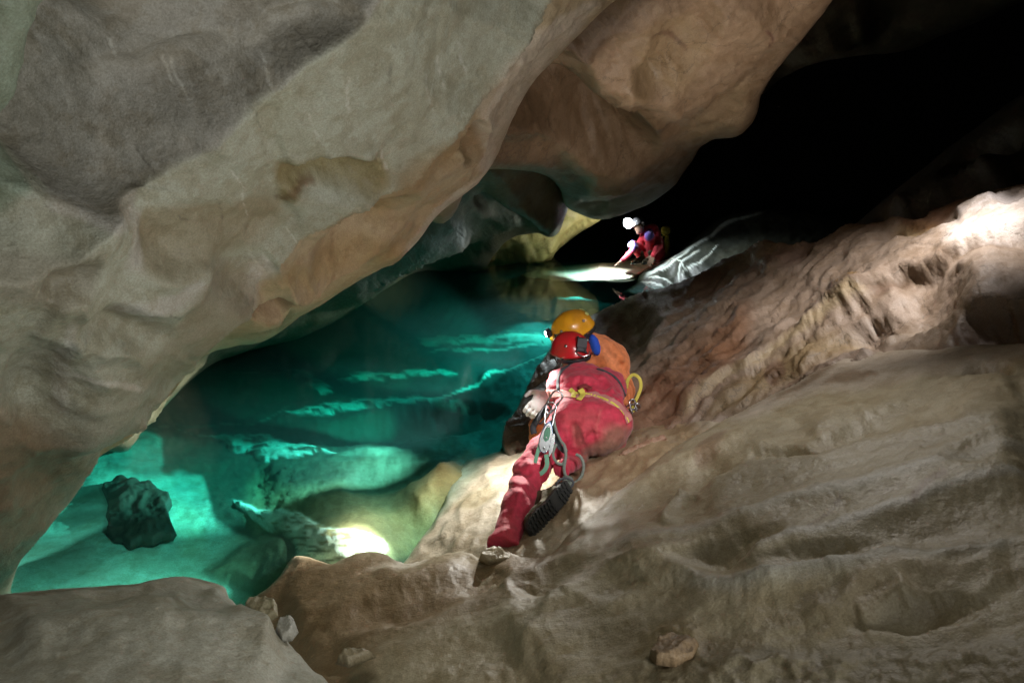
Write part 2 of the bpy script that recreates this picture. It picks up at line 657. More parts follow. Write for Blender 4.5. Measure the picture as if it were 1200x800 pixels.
# ------------------------------------------------------------------ near ceiling and left wall
K1 = [(-200, 300), (-60, 290), (20, 270), (60, 240), (115, 192), (165, 155), (200, 130), (270, 72), (330, 42), (372, 20), (392, -20), (430, -80), (470, -160)]
K2 = [(640, -150), (612, -30), (590, 5), (565, 42), (530, 82), (492, 122), (452, 164), (400, 182), (332, 216), (268, 270), (240, 322), (214, 375), (198, 402), (160, 442), (116, 492), (108, 540), (100, 620), (90, 760)]
A_OUT = [(-430, 800), (-150, 770), (5, 715), (12, 690), (25, 655), (60, 612), (90, 575), (112, 540), (130, 527), (155, 512), (169, 493), (199, 463), (212, 444),
         (230, 424), (248, 413), (275, 405), (304, 401), (330, 388), (351, 372), (375, 358), (400, 342), (440, 318), (466, 307), (476, 296), (490, 281),
         (505, 262), (522, 244), (545, 226), (562, 212), (580, 188), (592, 160), (600, 140), (620, 104), (650, 70), (700, 20), (760, -50), (700, -160), (300, -170), (-150, -180), (-430, -180)]
A_CTRL = [(12, 695, 3.40), (60, 612, 3.25), (112, 538, 3.2), (200, 463, 3.9), (250, 412, 4.2), (350, 371, 4.4), (470, 305, 4.3), (560, 215, 4.2), (600, 140, 3.9),
          (700, 20, 3.6), (760, -60, 3.5), (590, 0, 2.95), (490, 120, 3.0), (400, 180, 2.95), (330, 215, 2.9), (265, 270, 2.9), (215, 375, 3.0), (113, 490, 2.85),
          (115, 190, 2.15), (270, 70, 2.2), (380, 0, 2.25), (0, 200, 1.9), (0, 0, 1.65), (0, 450, 2.3), (0, 600, 2.7), (300, 330, 3.6), (450, 250, 3.7),
          (-150, -150, 1.4), (-150, 400, 1.8), (-150, 700, 2.5), (-430, 300, 1.45), (-430, -150, 1.2), (-430, 760, 2.0), (600, -150, 2.6), (200, 260, 2.45), (420, 100, 2.55)]
a_feats = [
    ridge(K1, 0.17, 55, 200, ends=0.02),
    ridge(K2, 0.10, 130, 30, ends=0.03, smooth=1.5),
    ridge([(95, -20), (70, 50), (60, 105), (35, 150), (-5, 205)], -0.14, 60, 30, smooth=5),
    ridge([(-60, 190), (0, 200), (30, 215), (55, 228), (75, 232), (112, 232)], 0.06, 14, 60, smooth=1.5), ridge([(112, 225), (118, 260), (117, 295)], 0.03, 14, 40, smooth=1.5),
    ridge([(118, 292), (150, 300), (188, 290), (192, 300), (170, 330), (95, 330)], 0.04, 18, 40, smooth=1.5),
    ridge([(62, 408), (90, 416), (122, 426), (130, 400), (120, 385), (70, 370)], 0.035, 30, 22, smooth=1.5),
    ridge([(0, 318), (30, 318), (60, 322), (65, 370), (58, 420), (56, 470)], 0.04, 34, 22, smooth=2),
    ridge([(0, 355), (40, 362), (60, 372)], 0.02, 12, 20),
    bowl(150, 265, 50, 36, 0, -0.05, 1.5), bowl(230, 300, 40, 44, -40, -0.03, 1.5),
    bowl(110, 350, 60, 30, 10, -0.06, 1.5), bowl(30, 290, 50, 25, 0, -0.05, 1.5),
    bowl(235, 370, 60, 24, -52, -0.10, 1.3), bowl(30, 430, 60, 80, 0, -0.07, 1.4),
    # the hollow with the dark lip in the pale face
    bowl(360, 158, 62, 26, -8, -0.07, 1.0), ridge([(292, 190), (306, 180), (330, 170), (372, 176), (420, 172)], 0.05, 8, 34, smooth=1.2),
    ridge([(300, 148), (350, 140), (390, 138), (425, 142)], 0.03, 25, 8),
    # brown under-face: lobes and hollows
    ridge([(262, 320), (300, 300), (340, 298), (400, 292), (440, 300), (468, 306)], 0.10, 50, 16, smooth=2, ends=0.1),
    ridge([(205, 440), (225, 400), (262, 372), (300, 352), (330, 350), (344, 362), (352, 372)], 0.10, 50, 20, smooth=2, ends=0.05),
    bowl(300, 375, 46, 24, -12, -0.12, 1.2), bowl(283, 325, 36, 16, -32, -0.10, 1.0), bowl(385, 325, 66, 22, -20, -0.08, 1.3),
    bowl(405, 245, 80, 46, -32, -0.16, 1.3), bowl(532, 143, 24, 34, -20, -0.14, 1.0),
    ridge([(520, 116), (536, 125), (545, 142), (552, 160), (566, 178)], 0.08, 20, 34, smooth=2, ends=0.2),
    ridge([(500, 270), (520, 238), (548, 205), (570, 178), (584, 150)], 0.07, 26, 40, smooth=4),
    
    ridge([(120, 500), (160, 478), (196, 466)], 0.05, 8, 20, smooth=1), ridge([(116, 492), (150, 470), (186, 450), (206, 430)], 0.05, 12, 12, smooth=1.5),
    ridge([(150, 455), (172, 448), (180, 440)], 0.03, 6, 10, smooth=1),
    bowl(170, 505, 30, 14, -20, -0.07, 1.0), bowl(60, 560, 60, 70, 30, -0.07, 1.4), bowl(60, 120, 50, 90, 20, -0.05, 1.4),
    ridge([(40, 640), (70, 560), (80, 470), (95, 400)], 0.05, 40, 70, smooth=10),
    bowl(200, 70, 110, 40, -20, -0.07, 1.3), bowl(330, 15, 60, 24, -20, -0.05, 1.0),
]
under = [(612, -30), (590, 5), (565, 42), (530, 82), (492, 122), (452, 164), (400, 182), (332, 216), (268, 270), (240, 322), (214, 375), (198, 402), (160, 442), (116, 492), (108, 545),
         (150, 540), (250, 440), (380, 400), (500, 330), (620, 180), (700, 80), (800, -40), (700, -160)]
scr = [cline([(x, y), (x + a, y + b), (x + 2 * a + 3, y + 2 * b)], w, (0.62, 0.62, 0.58) if k % 3 else (.12, .11, .09), .55) for k, (x, y, a, b, w) in enumerate(
    ((135, 140, 6, 12, 1.5), (230, 150, 5, 14, 1.5), (237, 185, 5, 18, 1.2), (203, 200, 5, 22, 1.2), (190, 60, 1, 14, 2), (197, 62, 2, 16, 1.5), (270, 80, 4, 16, 1.2), (130, 45, 2, 12, 1.5), (380, 60, 3, 18, 1.2), (420, 30, -2, 22, 1.2), (340, 90, 5, 14, 1),
     (300, 215, 6, 10, 1.2), (170, 235, 5, 4, 1.5), (420, 120, 2, 20, 1), (460, 60, 4, 22, 1.2), (330, 20, 6, 8, 1.6), (290, 35, -2, 12, 1.8), (245, 265, 3, 12, 1), (150, 330, 8, 4, 1.2), (480, 40, 2, 24, 1), (510, 30, 1, 20, 1.2), (25, 160, 6, 5, 1.2)))]
a_cols = [
    cpatch(under, (0.42, 0.34, 0.23), 1.0, 3.0),
    cpatch([(0, -50), (90, -50), (95, 0), (66, 60), (60, 110), (35, 150), (0, 190), (-80, 240), (-150, 0)], (0.25, 0.31, 0.24), .9, 6),  # green light on this patch is painted into the colour
    cpatch([(90, -40), (70, 60), (55, 115), (20, 190), (50, 235), (110, 235), (118, 190), (165, 152), (205, 126), (272, 70), (330, 40), (380, 10), (390, -60)], (0.305, 0.295, 0.262), .95, 4),  # upper face painted darker to carry its shade beyond the crest
    cpatch([(300, 150), (340, 138), (400, 138), (424, 145), (420, 170), (370, 172), (330, 172), (300, 190)], (0.25, 0.21, 0.10), .9, 7),
    cline([(290, 190), (308, 180), (330, 171), (350, 172)], 4, (0.13, 0.07, 0.03), .7),
    cpatch([(120, 240), (190, 215), (260, 190), (300, 200), (230, 270), (190, 290), (150, 298), (120, 285)], (0.30, 0.27, 0.19), .85, 9),
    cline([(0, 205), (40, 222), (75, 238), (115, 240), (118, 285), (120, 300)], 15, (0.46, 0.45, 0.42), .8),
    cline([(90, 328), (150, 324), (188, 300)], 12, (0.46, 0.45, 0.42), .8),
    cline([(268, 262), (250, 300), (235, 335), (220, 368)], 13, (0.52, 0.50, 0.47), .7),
    cpatch([(190, 300), (240, 290), (245, 330), (200, 400), (130, 425), (128, 390), (160, 370)], (0.27, 0.245, 0.18), .75, 10),
    cpatch([(0, 265), (60, 268), (62, 310), (0, 318), (-80, 310), (-60, 270)], (0.24, 0.22, 0.17), .7, 8),
    cline([(62, 410), (90, 414), (125, 426)], 5, (0.55, 0.54, 0.5), .8),
    cline([(52, 330), (56, 400), (54, 470)], 9, (0.50, 0.50, 0.47), .6),
    cpatch([(-150, 480), (0, 470), (60, 500), (100, 540), (60, 610), (20, 700), (-150, 760)], (0.21, 0.15, 0.09), .85, 26),
    # under-face stains
    cpatch([(262, 312), (300, 286), (360, 288), (430, 292), (440, 310), (470, 300), (440, 265), (380, 268), (310, 262), (280, 280)], OCHRE, .5, 8),
    cpatch([(372, 200), (420, 190), (440, 160), (500, 120), (525, 130), (520, 150), (470, 175), (455, 215), (440, 250), (380, 230)], (0.28, 0.19, 0.09), .7, 9),
    cpatch([(520, 120), (545, 130), (552, 160), (530, 175), (515, 150)], (0.24, 0.16, 0.08), .7, 5),
    cpatch([(258, 345), (262, 325), (290, 308), (322, 304), (312, 320), (280, 335)], (0.24, 0.16, 0.10), .8, 4),
    cpatch([(245, 375), (290, 352), (330, 350), (346, 368), (320, 385), (270, 395)], (0.22, 0.18, 0.10), .8, 5),
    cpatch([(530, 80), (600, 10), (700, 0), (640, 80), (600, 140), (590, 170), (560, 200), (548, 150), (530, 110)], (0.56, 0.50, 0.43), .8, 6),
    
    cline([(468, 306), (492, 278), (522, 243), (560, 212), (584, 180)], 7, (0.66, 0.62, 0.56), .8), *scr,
    cpatch([(116, 500), (150, 470), (205, 430), (206, 455), (165, 500), (118, 535)], (0.42, 0.28, 0.13), .8, 4),
]


def a_extra(x, y, P0):
    und = inside(x, y, spline(under, True, 4))
    q = P0 * 3.2
    h = -0.03 * (1 - scallop(np.c_[x / 52 + y / 90, y / 42], 4)) * np.where(und, .9, .25)
    h += 0.035 * scallop(np.c_[(x + y) / 210, (y - .6 * x) / 95], 6) * np.where(und, .5, 1)
    h += np.where(und, 0.020, 0.004) * fbm(P0 * 14, 4, 77) + np.where(und, 0.008, 0.0018) * fbm(P0 * 60, 2, 78)
    return h


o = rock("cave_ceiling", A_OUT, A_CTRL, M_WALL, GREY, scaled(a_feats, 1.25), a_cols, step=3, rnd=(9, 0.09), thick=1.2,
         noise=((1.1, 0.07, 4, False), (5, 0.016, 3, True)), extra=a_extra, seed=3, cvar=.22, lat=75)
tag(o, "pale grey limestone ceiling that sweeps down to the lake on the near side", "cave ceiling", "structure")

# ------------------------------------------------------------------ low roof behind it, right down to the water
D_OUT = [(60, 500), (140, 530), (165, 505), (200, 470), (240, 432), (290, 412), (345, 398), (372, 387), (400, 373), (440, 346), (488, 319), (520, 318), (566, 315),
         (578, 300), (590, 286), (606, 277), (628, 273), (645, 277), (655, 271), (662, 256), (668, 238), (672, 200), (600, 120), (400, 150), (200, 300), (60, 420)]
D_CTRL = [(140, 530, 4.9), (200, 468, 5.9), (290, 412, 7.4), (372, 387, 8.4), (440, 346, 10.6), (490, 319, 12.6), (566, 315, 13.3), (606, 277, 11.5), (652, 279, 10.5), (680, 255, 9.8),
          (600, 200, 7.4), (500, 240, 7.0), (400, 300, 6.4), (300, 350, 5.6), (200, 400, 4.9), (100, 450, 4.3), (400, 150, 4.8), (560, 260, 9.0), (460, 290, 7.6), (500, 290, 9.0)]
d_feats = [ridge([(560, 232), (600, 222), (640, 232), (662, 250), (668, 266)], 0.4, 18, 30, smooth=3), bowl(600, 240, 50, 22, 10, -0.4),
           ridge([(380, 350), (440, 318), (500, 288), (560, 262)], 0.20, 40, 30, smooth=5), bowl(520, 300, 60, 14, -16, -0.3), bowl(625, 255, 30, 14, 20, -0.25)]
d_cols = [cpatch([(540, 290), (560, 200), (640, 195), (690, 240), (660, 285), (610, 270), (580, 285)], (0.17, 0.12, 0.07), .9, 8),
          cpatch([(330, 390), (400, 345), (470, 308), (500, 300), (470, 330), (400, 372)], (0.085, 0.10, 0.045), .8, 10),  # green light off the lake painted into the strip
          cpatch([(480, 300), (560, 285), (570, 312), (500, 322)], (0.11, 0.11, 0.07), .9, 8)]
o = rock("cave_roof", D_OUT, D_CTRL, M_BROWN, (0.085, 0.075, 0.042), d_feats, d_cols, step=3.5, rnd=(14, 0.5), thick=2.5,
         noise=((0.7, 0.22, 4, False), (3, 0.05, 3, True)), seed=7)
tag(o, "low dark brown roof, painted greenish for lake light, that dips to the lake beneath the pale ceiling", "cave roof", "structure")

# yellow lit rock behind, at the water's far end
Y_OUT = [(540, 316), (590, 311), (640, 303), (652, 294), (664, 284), (680, 272), (694, 264), (706, 255), (700, 235), (640, 230), (560, 260)]
Y_CTRL = [(560, 314, 14.2), (640, 303, 14.6), (664, 284, 14.2), (700, 257, 13.4), (600, 260, 13.2), (640, 240, 12.8)]
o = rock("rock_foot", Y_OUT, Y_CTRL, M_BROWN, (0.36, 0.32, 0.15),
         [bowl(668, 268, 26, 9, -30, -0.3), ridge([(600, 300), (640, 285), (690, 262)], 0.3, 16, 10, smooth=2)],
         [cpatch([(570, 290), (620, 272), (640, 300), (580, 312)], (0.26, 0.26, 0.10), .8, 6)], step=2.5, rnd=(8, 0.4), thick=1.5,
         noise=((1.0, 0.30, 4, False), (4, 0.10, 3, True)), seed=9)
tag(o, "yellow lit rock foot at the far end of the lake", "rock", "structure")

# ------------------------------------------------------------------ brown hanging ceiling in the middle
C_OUT = [(470, 330), (500, 250), (556, 205), (600, 199), (640, 206), (656, 222), (664, 242), (690, 256), (714, 256), (742, 247), (762, 238), (790, 218), (800, 204), (812, 186), (822, 170), (838, 163),
         (862, 160), (878, 148), (888, 132), (892, 112), (905, 88), (920, 70), (940, 48), (958, 24), (976, 0), (1010, -60), (900, -170), (600, -170), (400, 0), (400, 200)]
C_OUT = [(520, 262), (556, 205), (600, 199)] + C_OUT[4:-2] + [(460, -60), (430, 100), (470, 220)]
C_CTRL = [(560, 205, 5.0), (640, 206, 6.6), (700, 256, 8.6), (762, 238, 8.3), (812, 186, 7.4), (865, 160, 6.6), (892, 112, 6.0), (940, 48, 5.2), (976, 0, 4.8), (1010, -60, 4.4),
          (750, 0, 4.1), (600, 0, 3.75), (700, 100, 4.9), (620, 150, 5.0), (800, 100, 5.5), (880, 30, 4.9), (900, -170, 3.6), (600, -170, 3.0), (450, 100, 4.0), (740, 170, 6.2), (690, 210, 7.0)]
c_feats = [
    ridge([(590, 205), (640, 196), (690, 212), (740, 222), (780, 210)], 0.10, 60, 50, smooth=6),
    bowl(640, 105, 60, 52, -35, -0.42, 1.2), bowl(700, 150, 80, 40, 20, -0.6, 1.1), bowl(640, 175, 80, 20, -5, -0.15),
    ridge([(620, 135), (650, 105), (690, 90), (740, 100), (785, 118), (800, 150)], 0.14, 40, 26, smooth=4),
    bowl(760, 85, 30, 24, 0, -0.16, 1.2), bowl(600, 8, 40, 18, 0, -0.25), bowl(690, 15, 60, 20, -30, -0.2),
    ridge([(650, 210), (690, 190), (730, 170), (790, 140)], 0.07, 30, 30, smooth=5), ridge([(640, 195), (670, 200), (690, 215)], -0.1, 14, 14, smooth=3),
    ridge([(800, 150), (830, 100), (880, 50), (930, 10)], 0.08, 60, 60, smooth=12), bowl(850, 130, 30, 34, 30, -0.10, 1.2), bowl(705, 80, 30, 60, 40, -.08),
    ridge([(812, 186), (835, 150), (866, 148), (884, 130)], 0.05, 10, 24, smooth=3), bowl(800, 45, 60, 30, -40, -0.10),
]
c_cols = [
    cpatch([(590, 130), (650, 100), (720, 105), (780, 130), (775, 160), (720, 190), (650, 170), (600, 175)], (0.16, 0.10, 0.055), .85, 12),  # hollows darkened in the colour for shade, here and in the patches below
    cpatch([(735, 70), (770, 65), (775, 95), (750, 110), (730, 95)], (0.20, 0.14, 0.07), .6, 6),
    cpatch([(560, 200), (600, 185), (660, 190), (690, 215), (670, 240), (600, 205)], (0.13, 0.09, 0.05), .8, 8),
    cpatch([(590, -30), (600, 30), (680, 60), (740, 20), (760, -40)], (0.14, 0.09, 0.055), .85, 12),
    cpatch([(800, 160), (830, 120), (870, 90), (890, 110), (880, 145), (860, 160), (830, 165)], (0.46, 0.33, 0.21), .7, 10),
    cpatch([(740, 60), (760, 30), (800, 20), (830, 50), (800, 90), (770, 100)], (0.36, 0.26, 0.14), .5, 10),
    cline([(760, 40), (785, 48), (810, 62)], 4, (0.16, 0.08, 0.05), .6), cline([(895, 30), (903, 42), (900, 58)], 3, (0.16, 0.07, 0.05), .8),
]


def c_extra(x, y, P0):
    h = -0.05 * (1 - scallop(np.c_[(x + y) / 80, (y - x) / 110], 14))
    h += 0.014 * fbm(P0 * 9, 4, 97) + 0.006 * fbm(P0 * 38, 3, 98)
    # little mud worms: vermiculations
    w = fbm(np.c_[x / 15, y / 10, np.zeros(len(x))], 2, 5, ridged=True)
    return h - 0.012 * sstep(0.72, 0.9, w)


o = rock("hanging_ceiling", C_OUT, C_CTRL, M_BROWN, (0.36, 0.25, 0.165), c_feats, c_cols, step=3, rnd=(16, 0.35), thick=2.0,
         noise=((0.8, 0.12, 4, False), (4, 0.03, 3, True)), extra=c_extra, seed=13, lat=50)
tag(o, "brown hanging ceiling bulge over the far end of the lake", "cave ceiling", "structure")

# ------------------------------------------------------------------ right-hand wall slab
G_OUT = [(640, 600), (602, 560), (588, 522), (600, 492), (612, 466), (628, 436), (646, 410), (666, 388), (690, 371), (716, 360), (750, 345), (800, 330), (828, 318), (850, 305), (872, 296), (892, 285), (902, 282), (915, 287), (940, 289), (955, 286),
         (968, 279), (985, 268), (1000, 262), (1020, 263), (1040, 259), (1060, 256), (1080, 256), (1092, 247), (1110, 240), (1130, 232), (1160, 224), (1200, 216), (1330, 190), (1600, 150), (1600, 440), (1200, 450), (1000, 450), (860, 520), (760, 570)]
G_CTRL = [(690, 372, 9.0), (655, 400, 7.75), (625, 450, 6.2), (605, 500, 5.25), (560, 520, 5.3), (560, 440, 7.2), (640, 590, 4.3), (720, 470, 5.1), (780, 515, 4.05), (800, 420, 5.3), (850, 330, 7.0), (900, 283, 7.0),
          (1000, 265, 6.2), (1000, 412, 4.15), (1200, 217, 4.7), (1200, 400, 3.25), (1330, 200, 4.2), (1330, 400, 2.95), (750, 345, 8.8), (800, 330, 7.9), (950, 350, 5.4), (1100, 320, 4.35), (880, 400, 4.95), (1100, 408, 3.62), (900, 465, 4.25)]
g_line = [(640, 600), (720, 548), (775, 505), (815, 478), (850, 455), (895, 430), (940, 400), (1000, 372), (1060, 340), (1120, 312), (1180, 292), (1260, 270)]
g_feats = [
    ridge([(790, 500), (840, 462), (890, 432), (930, 408), (985, 378), (1040, 350)], 0.07, 16, 10, smooth=1.5, ends=.1),
    ridge([(930, 405), (980, 378), (1020, 355), (1060, 332), (1110, 318), (1150, 300), (1200, 282), (1280, 262), (1340, 250)], 0.11, 60, 12, smooth=1.5, ends=.2),
    ridge([(1050, 345), (1110, 328), (1160, 306), (1240, 284)], -0.06, 9, 9, smooth=2, ends=.05),
    ridge([(1080, 345), (1120, 345), (1160, 320), (1210, 300)], 0.10, 20, 60, smooth=2),
    bowl(1120, 262, 34, 14, -22, -0.05, 1.0), bowl(1160, 232, 32, 12, -14, -0.06, 1.0), bowl(1188, 243, 20, 15, -10, -0.06, 1.0),
    ridge([(1122, 262), (1140, 252), (1160, 246), (1178, 240), (1184, 224)], 0.08, 10, 14, smooth=1.5),
    bowl(930, 295, 40, 14, -5, -0.06, 1.0), bowl(1060, 275, 30, 14, -5, -0.08, 1.0), bowl(1045, 285, 22, 10, -20, -0.07),
    bowl(1190, 388, 60, 22, -8, -0.14, 1.0), ridge([(1150, 400), (1155, 372), (1165, 345), (1200, 330)], 0.05, 50, 24, smooth=2),
     bowl(1010, 408, 60, 20, -30, -0.10),
    ridge([(940, 470), (975, 450), (1000, 430), (1030, 412)], 0.08, 20, 14, smooth=1.5), bowl(1100, 360, 60, 30, -20, -.10),
    ridge([(700, 372), (800, 345), (870, 310), (900, 290)], -0.05, 30, 30), bowl(720, 400, 60, 30, -25, -0.15),
]


def g_extra(x, y, P0):
    # slanting flutes, lower left to upper right
    a = math.radians(-36)
    s = np.hypot(x - 600, 0) * 0 + 1.0
    u = (x * math.cos(a) + y * math.sin(a))
    v = (-x * math.sin(a) + y * math.cos(a))
    wv = 7 * noise3(np.c_[u / 60, v / 30, np.zeros(len(x))], 3)
    amp = sstep(1120, 950, x) * (0.35 + 0.65 * sstep(-250, 0, -(y - (1020 - 0.62 * x))))
    sc = scallop(np.c_[u / 46, (v + wv) / 13], 21)
    sc2 = scallop(np.c_[u / 24, (v + wv) / 7], 22)
    h = (0.036 * sc + 0.016 * sc2) * (0.25 + 0.9 * amp)
    h += 0.045 * fbm(np.c_[u / 130, v / 26, np.zeros(len(x))], 3, 23, ridged=True)
    h += 0.036 * fbm(np.c_[u / 80, v / 8, np.zeros(len(x))], 3, 26, ridged=True) * (.3 + amp)
    h += 0.012 * fbm(P0 * 12, 4, 24) + 0.004 * fbm(P0 * 50, 2, 25)
    return h


g_cols = [
    cpatch([(780, 440), (830, 400), (880, 370), (870, 430), (830, 480), (770, 520), (720, 510)], (0.25, 0.12, 0.06), .7, 16),
    cpatch([(830, 500), (900, 440), (960, 410), (1010, 400), (960, 440), (880, 490)], (0.30, 0.22, 0.10), .7, 10),
    cpatch([(990, 352), (1010, 335), (1020, 345), (1005, 358)], (0.28, 0.17, 0.05), .8, 4),
    cpatch([(1046, 285), (1060, 268), (1090, 262), (1100, 270), (1075, 285)], (0.42, 0.30, 0.14), .6, 5),
    cpatch([(1060, 262), (1100, 243), (1130, 240), (1110, 262), (1085, 275)], (0.16, 0.07, 0.03), .75, 5),
    cpatch([(900, 305), (930, 300), (960, 290), (930, 320)], (0.14, 0.07, 0.05), .5, 6),
    cpatch([(1115, 280), (1140, 250), (1200, 235), (1260, 240), (1250, 270), (1170, 300), (1130, 310)], (0.70, 0.64, 0.62), .9, 8),  # near-white colour painted where a lamp burns out the top
    cpatch([(1040, 400), (1100, 370), (1150, 335), (1150, 370), (1120, 405), (1060, 415)], (0.34, 0.28, 0.22), .6, 10),
    cpatch([(1125, 405), (1140, 385), (1200, 366), (1280, 360), (1280, 410), (1200, 412)], (0.12, 0.07, 0.04), .9, 6),
    cpatch([(560, 560), (540, 470), (640, 390), (700, 372), (700, 395), (655, 440), (650, 520)], (0.08, 0.06, 0.035), .9, 14),  # shadow left of the cavers painted into the colour
    cpatch([(690, 400), (690, 372), (800, 330), (870, 300), (860, 330), (780, 370)], (0.15, 0.09, 0.055), .8, 12),  # upper left also darkened in the colour as shade
    cpatch([(900, 452), (905, 438), (922, 436), (926, 452), (912, 468), (902, 464)], (0.14, 0.08, 0.05), .85, 3),
    cline([(790, 506), (842, 468), (892, 436), (930, 412), (985, 382), (1040, 352)], 5, (0.46, 0.38, 0.24), .7),
    cline([(1000, 365), (1060, 342), (1120, 318), (1200, 296)], 4, (0.10, 0.06, 0.03), .6),
]
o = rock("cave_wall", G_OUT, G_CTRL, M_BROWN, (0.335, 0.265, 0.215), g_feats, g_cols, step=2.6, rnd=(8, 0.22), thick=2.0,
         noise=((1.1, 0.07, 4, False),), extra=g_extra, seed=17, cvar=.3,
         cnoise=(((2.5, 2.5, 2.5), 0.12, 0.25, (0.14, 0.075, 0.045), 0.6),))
tag(o, "brown fluted rock wall rising to the right behind the cavers", "cave wall", "structure")

# ------------------------------------------------------------------ pale slab between the cavers and the water
hz = lambda x, y, o_=0.0: 1.0 / (0.2008 + 0.001 * (y - 525) + 0.00039 * (x - 600)) + o_
J_OUT = [(600, 522), (630, 512), (700, 500), (780, 492), (850, 500), (800, 560), (700, 660), (640, 720), (560, 720), (450, 700), (468, 668), (480, 650), (492, 632), (508, 612), (520, 588), (528, 560), (545, 541), (572, 533)]
J_CTRL = [(x, y, hz(x, y, .03)) for x, y in ((600, 525), (480, 650), (560, 640), (640, 600), (700, 550), (780, 500), (640, 700), (460, 700), (850, 500))]
j_feats = [ridge([(500, 650), (540, 610), (575, 570), (605, 530)], 0.03, 20, 40, smooth=6), bowl(520, 640, 30, 12, -30, -0.03),
           ridge([(650, 600), (700, 560), (750, 530), (790, 500)], 0.05, 40, 30, smooth=3)]


def j_extra(x, y, P0):
    a = math.radians(-38)
    u = (x * math.cos(a) + y * math.sin(a))
    v = (-x * math.sin(a) + y * math.cos(a))
    return 0.030 * scallop(np.c_[u / 26, v / 8], 31) + 0.006 * fbm(P0 * 18, 4, 33)


o = rock("rock_ledge", J_OUT, J_CTRL, M_SLAB, (0.50, 0.45, 0.36), j_feats,
         [cpatch([(540, 590), (570, 575), (585, 585), (550, 605)], (0.30, 0.26, 0.14), .5, 5),
          cpatch([(640, 540), (700, 520), (800, 490), (820, 530), (700, 600), (640, 620)], (0.38, 0.29, 0.18), .9, 10),
          cpatch([(480, 655), (520, 645), (570, 625), (620, 600), (640, 690), (500, 700)], (0.32, 0.27, 0.19), .9, 8)],
         step=2.6, rnd=(7, 0.10), thick=0.9, noise=((1.3, 0.02, 3, False),), extra=j_extra, seed=19, cvar=.2)
tag(o, "pale washed ledge sloping into the water left of the caver in red", "rock ledge", "structure")

# ------------------------------------------------------------------ lower slab
H_OUT = [(295, 704), (312, 690), (330, 672), (343, 652), (360, 652), (376, 657), (390, 660), (404, 653), (423, 647), (440, 646), (453, 650), (465, 657), (477, 661), (493, 657), (513, 652), (547, 648), (567, 656),
         (575, 648), (593, 644), (604, 650), (620, 654), (645, 650), (668, 625), (700, 597), (730, 572), (760, 548), (800, 520), (850, 492), (900, 466), (950, 440), (985, 420), (1000, 412), (1040, 410), (1100, 408), (1140, 405), (1200, 403),
         (1400, 392), (1640, 385), (1640, 900), (360, 900), (345, 815), (322, 775), (318, 745), (300, 730)]
H_CTRL = [(x, y, hz(x, y, .0)) for x, y in ((640, 660), (760, 550), (900, 470), (1000, 415), (1200, 405), (1340, 400), (800, 650), (1000, 600), (1200, 600), (700, 740), (1000, 760), (1200, 780), (600, 800), (900, 880), (1300, 880))] + \
         [(400, 655, 3.42), (345, 655, 3.52), (470, 658, 3.36), (560, 652, 3.26), (300, 705, 3.22), (330, 770, 2.75), (400, 730, 2.85), (360, 890, 2.1), (450, 800, 2.3), (500, 700, 2.9)]
